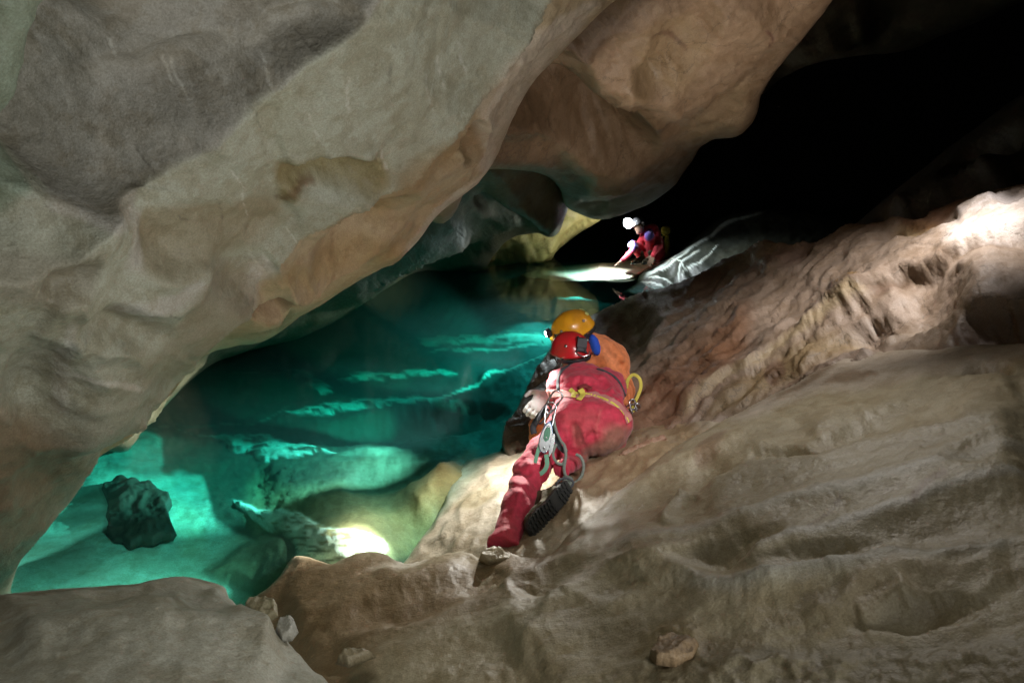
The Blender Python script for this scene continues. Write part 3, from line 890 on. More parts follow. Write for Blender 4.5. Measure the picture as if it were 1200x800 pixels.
h_feats = [
    # crest lines of the scalloped face
    ridge([(343, 652), (392, 662), (430, 649), (478, 662), (550, 650), (592, 646), (650, 656)], 0.02, 10, 40, smooth=2, ends=.02),
    ridge([(440, 690), (465, 672), (492, 658)], 0.025, 8, 26, smooth=2), bowl(440, 676, 24, 9, -20, -0.02), 
    ridge([(620, 720), (600, 690), (640, 668), (690, 645), (725, 625)], 0.04, 14, 40, smooth=2), bowl(660, 690, 60, 20, -14, -0.06),
    bowl(720, 700, 46, 18, 0, -0.04),
    ridge([(600, 790), (640, 745), (672, 702), (720, 688), (765, 677), (800, 688), (840, 706), (920, 703), (1025, 685), (1130, 676), (1290, 650)], 0.11, 30, 50, smooth=2, ends=.03),
    ridge([(700, 668), (760, 655), (800, 650), (900, 630), (962, 613), (1036, 596), (1120, 574), (1240, 540)], 0.12, 50, 30, smooth=4),
    ridge([(860, 690), (911, 670), (1003, 643), (1087, 616), (1138, 600), (1240, 572)], 0.10, 30, 34, smooth=4),
    ridge([(800, 600), (840, 585), (885, 569), (970, 561), (1030, 545), (1114, 529), (1230, 510)], 0.11, 26, 46, smooth=2.5),
    bowl(925, 548, 50, 15, -3, -0.13, 1.0), bowl(845, 560, 60, 24, -20, -0.07, 1.2), bowl(1010, 520, 90, 20, -26, -0.06),
    bowl(1160, 440, 34, 13, -6, -0.12), ridge([(1080, 455), (1130, 453), (1200, 451), (1260, 450)], 0.05, 6, 40, smooth=1.2), bowl(1170, 560, 60, 18, -12, -.05),
    ridge([(1000, 500), (1060, 470), (1100, 440)], 0.05, 30, 30, smooth=5), ridge([(950, 520), (985, 490), (1020, 470)], 0.05, 20, 20, smooth=4), ridge([(1120, 510), (1160, 480), (1200, 460)], 0.05, 20, 20, smooth=4),
    ridge([(790, 600), (806, 596), (792, 612), (785, 640)], 0.06, 8, 16, smooth=1), bowl(830, 570, 22, 34, 30, -0.05),
    ridge([(660, 640), (700, 600), (745, 560), (790, 526), (860, 488), (940, 446), (1000, 414)], 0.04, 6, 20, smooth=1, ends=.04),
    ridge([(700, 616), (740, 580), (790, 548), (830, 535), (900, 500), (1000, 470)], 0.05, 24, 20, smooth=3), bowl(760, 590, 60, 22, -30, -.06),
    bowl(480, 720, 90, 28, -14, -0.08, 1.2), bowl(560, 690, 50, 16, -10, -0.05), ridge([(330, 740), (400, 715), (470, 690), (560, 668)], 0.07, 30, 40, smooth=8),
    ridge([(400, 790), (480, 760), (560, 735), (640, 728)], 0.06, 40, 30, smooth=8),
    ridge([(940, 735), (990, 728), (1012, 708), (1050, 695), (1110, 695), (1200, 680)], 0.04, 12, 16, smooth=2), ridge([(1010, 742), (1050, 726), (1080, 708)], 0.05, 10, 10, smooth=1.5),
    bowl(1080, 735, 90, 18, -6, -0.06), bowl(960, 680, 90, 14, -12, -.05), bowl(860, 670, 80, 14, -12, -.06),
]


def h_extra(x, y, P0):
    h = 0.012 * scallop(np.c_[(x + 0.5 * y) / 105, (y + .35 * x) / 38], 41) + 0.005 * scallop(np.c_[(x + .5 * y) / 40, (y + .35 * x) / 17], 42)
    h += 0.011 * fbm(np.c_[(x - .3 * y) / 260, (y + .33 * x) / 30, np.zeros(len(x))], 3, 47, ridged=True)
    h += 0.006 * fbm(P0 * 10, 4, 43) + 0.002 * fbm(P0 * 60, 2, 44)
    # broken conglomerate along the foot of the slab
    band = sstep(0, 14, y - (775 - 0.02 * (x - 800))) * sstep(700, 780, x)
    band = np.maximum(band, sstep(0, 10, 22 - np.abs(y - 768)) * sstep(0, 20, 45 - np.abs(x - 790)))
    band = np.maximum(band, .7 * sstep(0, 12, y - 782) * sstep(470, 520, x) * sstep(640, 600, x))
    h += band * (0.014 * scallop(np.c_[x / 26, y / 14], 45) + 0.012 * fbm(P0 * 14, 4, 46, ridged=True))
    return h


h_cols = [
    cpatch([(300, 700), (340, 655), (420, 650), (520, 655), (600, 650), (660, 660), (600, 720), (450, 770), (360, 900), (330, 760)], (0.21, 0.15, 0.085), .95, 24),
    cpatch([(430, 675), (460, 662), (490, 656), (500, 662), (470, 680)], (0.52, 0.48, 0.42), .8, 4),  # lit facets of the lip painted pale
    cpatch([(672, 700), (688, 675), (716, 684), (690, 700)], (0.46, 0.40, 0.31), .6, 5),
    cline([(690, 668), (760, 655), (850, 640), (962, 613), (1036, 596), (1120, 574), (1240, 540)], 11, (0.42, 0.42, 0.40), .55, .9),  # sheen of the wet crests painted as grey bands, next lines too
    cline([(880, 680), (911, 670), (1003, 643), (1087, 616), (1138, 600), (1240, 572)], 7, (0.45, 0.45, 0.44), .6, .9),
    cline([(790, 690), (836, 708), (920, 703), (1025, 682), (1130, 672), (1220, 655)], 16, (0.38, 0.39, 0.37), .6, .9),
    cpatch([(886, 555), (900, 545), (965, 540), (968, 558), (930, 562)], (0.22, 0.17, 0.09), .8, 5),
    cpatch([(1130, 440), (1150, 425), (1200, 410), (1280, 405), (1280, 440), (1200, 430), (1160, 445)], (0.30, 0.22, 0.10), .8, 4),
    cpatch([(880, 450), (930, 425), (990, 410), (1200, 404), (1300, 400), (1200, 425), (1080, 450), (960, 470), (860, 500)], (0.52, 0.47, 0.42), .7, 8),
    cpatch([(965, 455), (1000, 440), (1030, 442), (1000, 452)], (0.20, 0.13, 0.07), .7, 3), cpatch([(900, 480), (960, 440), (980, 432), (950, 455)], (0.18, 0.12, 0.07), .7, 3),
    cline([(1125, 590), (1105, 600), (1080, 620)], 7, (0.16, 0.09, 0.05), .6), cline([(960, 655), (985, 630), (1000, 610)], 2.5, (0.12, 0.07, 0.04), .6),
    cpatch([(820, 550), (830, 525), (852, 515), (845, 540), (830, 552)], (0.19, 0.12, 0.07), .7, 3),
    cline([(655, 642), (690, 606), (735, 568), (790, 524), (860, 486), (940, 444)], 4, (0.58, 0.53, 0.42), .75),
    cpatch([(1005, 722), (1020, 700), (1080, 690), (1150, 690), (1100, 712), (1060, 716), (1020, 742)], (0.44, 0.38, 0.28), .7, 6),
    cpatch([(800, 800), (840, 772), (1000, 768), (1340, 760), (1340, 900), (800, 900)], (0.20, 0.18, 0.12), .6, 8),
    cpatch([(745, 775), (770, 745), (830, 750), (835, 775), (800, 785)], (0.24, 0.19, 0.10), .7, 5),
]
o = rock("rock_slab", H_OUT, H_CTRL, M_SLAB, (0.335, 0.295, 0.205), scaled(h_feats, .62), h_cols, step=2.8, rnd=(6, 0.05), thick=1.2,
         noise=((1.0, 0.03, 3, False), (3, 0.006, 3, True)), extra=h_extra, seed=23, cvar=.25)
tag(o, "wide smooth water-worn slab sloping up to the right in front of the cavers", "rock slab", "structure")

# ------------------------------------------------------------------ grey boulder in front
I_OUT = [(-160, 730), (-60, 708), (0, 697), (50, 691), (100, 688), (150, 684), (185, 678), (215, 676), (240, 679), (262, 686), (268, 695), (272, 704), (286, 714), (300, 722), (316, 730), (326, 742), (346, 762), (366, 784), (388, 804), (430, 900), (-160, 900)]
I_CTRL = [(0, 697, 2.3), (200, 678, 2.5), (270, 700, 2.45), (330, 745, 2.1), (388, 804, 1.8), (200, 800, 1.55), (0, 800, 1.5), (-160, 730, 2.2), (-160, 900, 1.25), (430, 900, 1.5), (200, 740, 1.9), (60, 740, 1.85)]
i_feats = [bowl(150, 705, 60, 20, 5, -0.04, 1.2), ridge([(0, 760), (100, 745), (200, 742), (280, 760), (340, 790)], 0.05, 40, 30, smooth=10), bowl(240, 720, 40, 20, 20, -0.03),
           ridge([(130, 700), (135, 712), (160, 720), (200, 718)], 0.015, 10, 10), ridge([(240, 690), (250, 715), (280, 740), (320, 765)], .03, 20, 16, smooth=3)]
o = rock("boulder", I_OUT, I_CTRL, M_WALL, (0.36, 0.36, 0.31), i_feats,
         [cpatch([(140, 700), (180, 684), (250, 688), (262, 710), (300, 735), (250, 740), (200, 725)], (0.34, 0.34, 0.29), .7, 10),
          cline([(0, 699), (100, 690), (180, 680), (215, 677), (262, 687)], 4, (0.14, 0.10, 0.06), .7),
          cline([(318, 734), (335, 752)], 9, (0.5, 0.52, 0.52), .6)],
         step=3.0, rnd=(10, 0.08), thick=0.8, noise=((1.6, 0.03, 4, False), (6, 0.012, 3, True)), seed=29, cvar=.2,
         extra=lambda x, y, P0: 0.012 * scallop(np.c_[x / 44, y / 30], 51))
tag(o, "big smooth grey boulder at the near edge of the turquoise pool", "boulder", "thing")

# ------------------------------------------------------------------ far rocks
M_OUT = [(735, 350), (744, 332), (752, 320), (766, 311), (786, 300), (806, 285), (826, 270), (842, 258), (862, 250), (884, 247), (910, 246), (945, 250), (990, 262), (1020, 280), (1020, 360), (850, 370)]
M_CTRL = [(744, 332, 11.9), (800, 340, 11.2), (900, 360, 9.6), (786, 300, 12.4), (850, 255, 12.8), (950, 250, 12.0), (1000, 300, 10.5), (850, 300, 11.5), (1020, 360, 9.5)]
veins = [([(748, 330), (790, 305), (830, 282), (850, 262), (900, 250)], 5), ([(752, 322), (775, 318), (800, 306), (815, 292), (836, 280)], 3.2), ([(757, 328), (775, 330), (790, 336)], 2.2), ([(795, 332), (800, 318), (812, 306), (824, 296)], 2.6),
         ([(800, 330), (806, 320), (822, 312), (838, 298), (846, 288)], 1.4), ([(748, 331), (762, 336), (782, 341)], 2.4), ([(785, 306), (800, 312), (806, 320)], 1.6)]
m_feats = [ridge(v, 0.05, 7, 9, smooth=1, ends=.05) for v, w in veins] + [bowl(785, 322, 16, 6, -20, -0.10), bowl(812, 322, 8, 6, -30, -0.06)]
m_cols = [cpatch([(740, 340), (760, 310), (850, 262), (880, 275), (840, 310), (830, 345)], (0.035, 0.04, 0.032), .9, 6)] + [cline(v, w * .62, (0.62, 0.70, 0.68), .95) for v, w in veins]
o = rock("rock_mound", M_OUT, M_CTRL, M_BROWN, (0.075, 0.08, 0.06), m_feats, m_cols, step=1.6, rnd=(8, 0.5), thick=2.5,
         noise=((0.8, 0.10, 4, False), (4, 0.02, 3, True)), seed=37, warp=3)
tag(o, "dark rock mound with white calcite streaks beside the far caver", "rock", "structure")

N_OUT = [(610, 322), (650, 313), (700, 308), (716, 308), (730, 306), (748, 301), (770, 296), (782, 296), (775, 306), (750, 322), (744, 330), (725, 333), (690, 330), (640, 329)]
N_CTRL = [(650, 322, wz(322, -.04)), (700, 318, wz(318, .0)), (740, 312, wz(312, .03)), (775, 300, wz(300, .22)), (740, 330, wz(330, -.04)), (800, 300, wz(300, .3)), (690, 330, wz(330, -.06)), (620, 320, wz(320, -.12)), (850, 340, wz(340, .2)), (650, 313, wz(313, -.2))]
o = rock("rock_shelf", N_OUT, N_CTRL, M_SLAB, (0.30, 0.24, 0.15), [], [cpatch([(650, 325), (670, 315), (720, 313), (742, 318), (735, 330), (690, 330)], (0.6, 0.58, 0.5), .8, 12)],  # pale patch painted where the headlamp's pool of light lands
         step=2, rnd=(4, 0.2), thick=0.8, noise=((1.5, 0.03, 3, False),), seed=39, warp=3)
tag(o, "shallow tan rock shelf under the far caver's hand", "rock shelf", "structure")

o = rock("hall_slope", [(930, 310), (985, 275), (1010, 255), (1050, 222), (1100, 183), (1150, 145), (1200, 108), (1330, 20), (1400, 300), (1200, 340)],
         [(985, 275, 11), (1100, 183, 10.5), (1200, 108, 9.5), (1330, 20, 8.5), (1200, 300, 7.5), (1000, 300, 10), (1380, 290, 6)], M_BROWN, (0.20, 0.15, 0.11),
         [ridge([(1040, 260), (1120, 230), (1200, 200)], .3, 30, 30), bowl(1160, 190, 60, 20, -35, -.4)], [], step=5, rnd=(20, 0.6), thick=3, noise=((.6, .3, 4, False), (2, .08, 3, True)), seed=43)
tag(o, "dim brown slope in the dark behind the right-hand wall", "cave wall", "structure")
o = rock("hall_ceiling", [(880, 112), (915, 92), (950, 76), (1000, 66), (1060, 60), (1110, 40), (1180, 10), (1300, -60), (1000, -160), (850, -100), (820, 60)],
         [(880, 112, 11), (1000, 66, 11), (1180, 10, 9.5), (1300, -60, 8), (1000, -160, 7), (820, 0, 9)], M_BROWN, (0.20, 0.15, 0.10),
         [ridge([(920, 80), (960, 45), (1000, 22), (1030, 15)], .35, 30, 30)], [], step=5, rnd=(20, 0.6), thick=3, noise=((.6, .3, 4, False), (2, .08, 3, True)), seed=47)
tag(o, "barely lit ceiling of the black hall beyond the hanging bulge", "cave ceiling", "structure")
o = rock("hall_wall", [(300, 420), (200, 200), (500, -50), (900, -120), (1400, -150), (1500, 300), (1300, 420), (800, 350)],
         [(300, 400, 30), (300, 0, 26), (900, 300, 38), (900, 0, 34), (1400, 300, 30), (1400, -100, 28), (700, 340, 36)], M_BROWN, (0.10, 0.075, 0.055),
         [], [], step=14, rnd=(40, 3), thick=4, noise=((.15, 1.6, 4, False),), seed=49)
tag(o, "black back wall of the hall far beyond the lake", "cave wall", "structure")

# ------------------------------------------------------------------ lake bed
B_OUT = [(-200, 760), (-200, 480), (60, 470), (200, 400), (350, 350), (480, 318), (700, 306), (860, 306), (900, 340), (720, 400), (660, 520), (640, 640), (560, 720), (420, 800), (200, 860), (-200, 860)]
bd = lambda x, y, D: (x, y, wz(y, -D * (.6 if D > .6 else .8)))
B_CTRL = [bd(-200, 760, .5), bd(-200, 480, 1.2), bd(40, 660, .45), bd(60, 620, .5), bd(120, 560, .75), bd(150, 640, .5), bd(250, 640, .6), bd(200, 700, .6), bd(200, 520, 1.3), bd(250, 450, 2.0), bd(350, 400, 2.4), bd(480, 350, 2.4),
          bd(300, 560, 1.0), bd(350, 640, .35), bd(410, 640, .12), bd(450, 600, .30), bd(500, 560, .35), bd(540, 560, .2), bd(560, 520, .8), bd(420, 520, 1.0), bd(480, 470, 1.5), bd(600, 460, 1.0), bd(380, 470, 1.8), bd(560, 400, 1.3), bd(560, 350, .8),
          bd(620, 360, .7), bd(700, 330, .45), bd(640, 318, .5), bd(520, 322, .9), bd(800, 320, .8), bd(420, 800, 1.0), bd(500, 650, .4), bd(300, 750, 1.0), bd(640, 640, 1.0)]
STREAK_LIGHT = (0.75, 0.75, 0.66)  # pale colour painted on ledges where lamp light streaks them
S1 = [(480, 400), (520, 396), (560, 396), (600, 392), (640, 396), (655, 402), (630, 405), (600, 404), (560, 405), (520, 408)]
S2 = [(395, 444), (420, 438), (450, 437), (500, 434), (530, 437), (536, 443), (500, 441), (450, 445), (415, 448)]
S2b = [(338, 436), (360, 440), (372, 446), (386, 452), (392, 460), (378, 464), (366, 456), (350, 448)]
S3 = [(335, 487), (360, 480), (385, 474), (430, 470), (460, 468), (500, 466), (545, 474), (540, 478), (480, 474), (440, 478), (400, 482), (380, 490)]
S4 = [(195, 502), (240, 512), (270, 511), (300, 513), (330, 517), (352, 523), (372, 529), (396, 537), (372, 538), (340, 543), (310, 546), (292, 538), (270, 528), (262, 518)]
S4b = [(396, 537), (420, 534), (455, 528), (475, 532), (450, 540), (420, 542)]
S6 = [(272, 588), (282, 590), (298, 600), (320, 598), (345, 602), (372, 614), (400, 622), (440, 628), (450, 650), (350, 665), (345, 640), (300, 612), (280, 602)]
FLOOR = [(-150, 500), (60, 470), (110, 520), (150, 508), (185, 512), (190, 540), (188, 560), (215, 565), (236, 566), (246, 590), (250, 610), (275, 625), (300, 640), (290, 670), (300, 700), (240, 760), (0, 800), (-180, 760)]  # outline of the lit floor, its brightness painted as a pale colour
BOULD = [(118, 573), (122, 568), (130, 566), (136, 562), (146, 561), (153, 565), (163, 564), (168, 569), (176, 568), (184, 574), (190, 582), (198, 584), (200, 592), (197, 600), (200, 612), (208, 627), (202, 634), (190, 634), (180, 640), (166, 639), (152, 642), (144, 636), (133, 635), (124, 626), (129, 616), (123, 606), (127, 592), (122, 582)]
DARK2 = [(236, 668), (262, 650), (290, 632), (330, 624), (345, 640), (350, 665), (320, 700), (296, 700), (270, 690)]


def ledge_feat(pts, amp, w=5):
    L = spline(pts, True, 3)

    def f(x, y):
        d, _, _, _, _ = seg_dist(x, y, L, True)
        ins = inside(x, y, L)
        return amp * np.where(ins, sstep(0, w, d), 0)
    return f


b_feats = [ledge_feat(S1, .03), ledge_feat(S2, .03), ledge_feat(S2b, .03), ledge_feat(S3, .03), ledge_feat(S4, .03), ledge_feat(S4b, .02), ledge_feat(S6, .02),
           ledge_feat(DARK2, .04, 20),
           ridge([(560, 452), (600, 440), (640, 424), (665, 412)], 0.1, 6, 12, smooth=1), ridge([(480, 620), (510, 590), (530, 560), (545, 545)], 0.10, 30, 20, smooth=3), bowl(470, 560, 70, 24, -14, -0.08),
           bowl(480, 500, 120, 22, -8, -.2), ridge([(300, 560), (380, 552), (450, 545), (530, 545)], .05, 20, 40, smooth=6)]
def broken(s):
    f0, col = cpatch(s, STREAK_LIGHT, .97, 1.2)
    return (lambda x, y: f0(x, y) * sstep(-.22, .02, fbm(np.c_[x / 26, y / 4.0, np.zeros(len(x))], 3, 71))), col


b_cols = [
    cpatch([(470, 330), (560, 322), (700, 312), (750, 320), (720, 350), (660, 385), (560, 388), (480, 380)], (0.30, 0.36, 0.37), .9, 16),  # bed painted paler to give the far pool its glow
    cpatch([(360, 540), (450, 535), (530, 545), (540, 580), (500, 640), (400, 650), (300, 620), (300, 560)], (0.26, 0.23, 0.12), .9, 14),
    cpatch([(320, 545), (380, 520), (470, 510), (545, 520), (540, 550), (470, 565), (400, 575), (330, 575)], (0.055, 0.052, 0.03), .95, 12),  # darkened in the colour where the lake beam shone too bright
    cpatch([(395, 640), (380, 625), (420, 600), (480, 600), (520, 570), (520, 600), (480, 650)], (0.60, 0.42, 0.20), .8, 12),  # yellowed in the colour for the glow around the hot spot
    cpatch([(520, 640), (515, 590), (535, 545), (560, 530), (540, 600)], (0.26, 0.15, 0.05), .7, 6),
    cpatch([(540, 410), (660, 407), (670, 470), (600, 500), (480, 480), (500, 430)], (0.014, 0.016, 0.012), .95, 8),  # near-black painted to cancel lamp spill so the streaks stand out
    cpatch([(620, 330), (700, 318), (745, 320), (720, 340), (650, 350)], (0.34, 0.32, 0.22), .8, 8),  # painted pale too, for the lit water by the shelf
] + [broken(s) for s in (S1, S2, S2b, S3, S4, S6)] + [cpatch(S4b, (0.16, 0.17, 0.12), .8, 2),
    cline([(500, 470), (540, 462), (600, 440), (650, 418), (668, 410)], 2.0, STREAK_LIGHT, .8), cline([(335, 440), (300, 438), (270, 437)], 1.5, (.2, .2, .16), .7),
    cline([(500, 412), (560, 412), (620, 408), (650, 404)], 2.0, STREAK_LIGHT, .8), cline([(345, 470), (320, 492), (290, 498), (180, 500), (150, 500)], 1.6, (.25, .25, .2), .8),
    cpatch(FLOOR, (0.56, 0.56, 0.46), .95, 4), cpatch([(20, 650), (60, 630), (120, 640), (110, 665), (60, 680)], (.34, .34, .27), .7, 8), cpatch([(150, 650), (220, 640), (260, 655), (230, 675), (170, 670)], (.36, .34, .25), .7, 8), cpatch([(60, 580), (100, 560), (118, 580), (90, 600)], (.30, .30, .24), .7, 6), cpatch([(205, 560), (240, 575), (235, 600), (205, 590)], (.34, .36, .3), .6, 5), cpatch([(150, 520), (175, 512), (188, 530), (186, 560), (160, 562), (120, 545)], (0.14, 0.14, 0.11), .7, 6),
    cpatch([(60, 615), (90, 600), (120, 600), (118, 612), (80, 620)], (0.2, 0.2, 0.15), .6, 6), cpatch([(200, 600), (235, 600), (240, 640), (215, 650)], (0.55, 0.5, 0.33), .5, 12),
    cpatch([(255, 665), (285, 660), (310, 675), (290, 690), (260, 680)], (0.5, 0.36, 0.16), .6, 8),
    cpatch(DARK2, (0.16, 0.14, 0.08), .9, 8)]


def b_extra(x, y, P0):
    h = 0.04 * scallop(np.c_[(x + y) / 120, (y + .1 * x) / 30], 61)
    h += 0.025 * fbm(P0 * 3, 4, 63, ridged=True) + 0.01 * fbm(P0 * 16, 3, 64)
    return h * sstep(700, 500, y + .0 * x) + 0.01 * fbm(P0 * 14, 3, 65)


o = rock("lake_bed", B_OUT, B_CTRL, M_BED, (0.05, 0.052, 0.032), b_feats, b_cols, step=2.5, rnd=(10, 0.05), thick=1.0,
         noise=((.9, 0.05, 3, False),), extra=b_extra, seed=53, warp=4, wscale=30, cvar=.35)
tag(o, "submerged rock bed of the lake with ledges painted pale for lamp streaks", "lake bed", "structure")

# ------------------------------------------------------------------ loose rocks
o = rock("sunken_boulder", BOULD, [(x, y, wz(y, -.42) - .10) for x, y in ((118, 572), (200, 575), (160, 560), (160, 645), (205, 625), (125, 620), (160, 600))], M_BED, (0.04, 0.036, 0.022),
         [ridge([(130, 610), (150, 590), (180, 585), (198, 600)], .05, 14, 14, smooth=2)], [], step=1.6, rnd=(3, .04), thick=.5, noise=((2.5, .05, 4, True), (7, .03, 3, True)), seed=61, warp=9, sp=False)
tag(o, "dark squarish boulder lying under the turquoise water by the left wall", "boulder", "thing")
for k, (nm, lab, pts, z, colr, mt) in enumerate((
    ("stone", "bluish white broken stone wedged between the grey boulder and the brown slab", [(322, 742), (328, 731), (338, 728), (348, 733), (350, 742), (342, 752), (330, 753)], 2.0, (.42, .44, .44), M_WALL),
    ("stone", "mossy grubby stone at the water's edge above the wedged pale stone", [(286, 712), (296, 704), (312, 702), (324, 708), (326, 722), (314, 730), (298, 726)], 2.36, (.26, .24, .16), M_BROWN),
    ("stone", "thin flat stone lying in the dark cleft below the brown slab", [(392, 778), (404, 769), (424, 766), (440, 770), (428, 776), (408, 783)], 2.08, (.26, .23, .16), M_SLAB),
    ("stone", "rounded brown stone set in the rubble at the foot of the slab", [(760, 768), (770, 754), (788, 748), (810, 752), (822, 764), (814, 776), (790, 782), (768, 778)], 1.88, (.25, .18, .11), M_BROWN),
    ("stone", "small grey stone in the rubble right of the rounded brown one", [(872, 780), (884, 772), (900, 772), (908, 780), (900, 789), (882, 789)], 1.80, (.24, .23, .18), M_SLAB),
    ("rock_flake", "muddy pink rock flake standing up beside the red caver's hip", [(722, 536), (734, 526), (750, 520), (766, 514), (780, 510), (783, 518), (770, 524), (752, 530), (736, 538)], 3.76, (.32, .20, .14), M_SLAB),
    ("rock_flake", "pale rock flake tip on the lip below the red caver's boots", [(560, 656), (568, 645), (580, 640), (596, 650), (606, 657), (590, 664), (572, 664)], 3.05, (.36, .31, .21), M_SLAB))):
    cx, cy = np.mean(pts, 0)
    o = rock(nm, pts, [(cx - 20, cy, z), (cx + 20, cy, z - .01), (cx, cy - 14, z + .06), (cx, cy + 14, z - .06)], mt, colr, [], [], step=1.2, rnd=(3, .03), thick=.16,
             noise=((7, .03, 4, True), (20, .012, 3, True)), seed=70 + k, warp=6, sp=False)
    tag(o, lab, "stone" if nm == "stone" else "rock flake")
# ------------------------------------------------------------------ the lake
m = bpy.data.materials.new("lake_water")
nt, N, L = nodes_of(m)
N.remove(N["Principled BSDF"])
out = N["Material Output"]
tr = N.new("ShaderNodeBsdfTransparent")
gl = N.new("ShaderNodeBsdfGlossy")
gl.inputs["Roughness"].default_value = 0.015
gl.inputs["Color"].default_value = (0.95, 1, 0.98, 1)
fr = N.new("ShaderNodeFresnel")
fr.inputs["IOR"].default_value = 1.18
geo = N.new("ShaderNodeNewGeometry")
mx = N.new("ShaderNodeMixShader")
tcn = N.new("ShaderNodeTexCoord")
nz = N.new("ShaderNodeTexNoise")
nz.inputs["Scale"].default_value = 2.2
nz.inputs["Detail"].default_value = 3
L.new(tcn.outputs["Object"], nz.inputs["Vector"])
bp = N.new("ShaderNodeBump")
bp.inputs["Strength"].default_value = 0.12
bp.inputs["Distance"].default_value = 0.02
L.new(nz.outputs["Fac"], bp.inputs["Height"])
L.new(bp.outputs[0], gl.inputs["Normal"])
# no reflection on the inner side of the surface
inv = N.new("ShaderNodeMath"); inv.operation = 'SUBTRACT'; inv.inputs[0].default_value = 1.0
L.new(geo.outputs["Backfacing"], inv.inputs[1])
mu = N.new("ShaderNodeMath"); mu.operation = 'MULTIPLY'
L.new(fr.outputs[0], mu.inputs[0]); L.new(inv.outputs[0], mu.inputs[1])
L.new(mu.outputs[0], mx.inputs[0])
L.new(tr.outputs[0], mx.inputs[1]); L.new(gl.outputs[0], mx.inputs[2])
L.new(mx.outputs[0], out.inputs["Surface"])
va = N.new("ShaderNodeVolumeAbsorption")
va.inputs["Color"].default_value = (0.03, 0.90, 0.86, 1)
va.inputs["Density"].default_value = 1.3
vs = N.new("ShaderNodeVolumeScatter")
vs.inputs["Color"].default_value = (0.5, 0.95, 0.9, 1)
vs.inputs["Density"].default_value = 0.026
vs.inputs["Anisotropy"].default_value = 0.4
vadd = N.new("ShaderNodeAddShader")
L.new(va.outputs[0], vadd.inputs[0]); L.new(vs.outputs[0], vadd.inputs[1])
L.new(vadd.outputs[0], out.inputs["Volume"])
x0, x1, y0, y1 = -14.0, 16.0, 1.2, 45.0
V = [(x0, y0, 0), (x1, y0, 0), (x1, y1, 0), (x0, y1, 0), (x0, y0, -8), (x1, y0, -8), (x1, y1, -8), (x0, y1, -8)]
Fq = [[0, 1, 2, 3], [7, 6, 5, 4], [0, 4, 5, 1], [1, 5, 6, 2], [2, 6, 7, 3], [3, 7, 4, 0]]
o = mesh_object("lake_water", V, Fq, m, smooth=False)
tag(o, "clear turquoise lake water filling the cave passage", "lake", "structure")
# ------------------------------------------------------------------ solid modelling of bodies: distance fields meshed with surface nets
RV, UV, FV = np.array([1.0, 0, 0]), np.array([0, SP, CP]), np.array([0, CP, -SP])


def seg(a, ra, b, rb):
    a, b = np.array(a, float), np.array(b, float)

    def f(p):
        ab = b - a
        t = np.clip(((p - a) @ ab) / (ab @ ab + 1e-12), 0, 1)
        return np.linalg.norm(p - a - t[:, None] * ab, axis=1) - (ra + (rb - ra) * t)
    return f


def ell(c, r, axes=None):
    c, r = np.array(c, float), np.array(r, float)
    M = np.array(axes, float) if axes is not None else np.stack([RV, UV, FV])

    def f(p):
        q = (p - c) @ M.T
        k0 = np.linalg.norm(q / r, axis=1)
        k1 = np.linalg.norm(q / (r * r), axis=1) + 1e-9
        return k0 * (k0 - 1) / k1
    return f


def smin(a, b, k):
    h = np.clip(0.5 + 0.5 * (b - a) / k, 0, 1)
    return b * (1 - h) + a * h - k * h * (1 - h)


def union(parts, k=0.04):
    def f(p):
        d = parts[0](p)
        for q in parts[1:]:
            d = smin(d, q(p), k)
        return d
    return f


def wrinkled(f, amp, fr, seed=0, stretch=(1, 1, 1), ridged=True):
    def g(p):
        return f(p) + amp * fbm(p * fr * np.array(stretch), 3, seed, ridged=ridged)
    return g


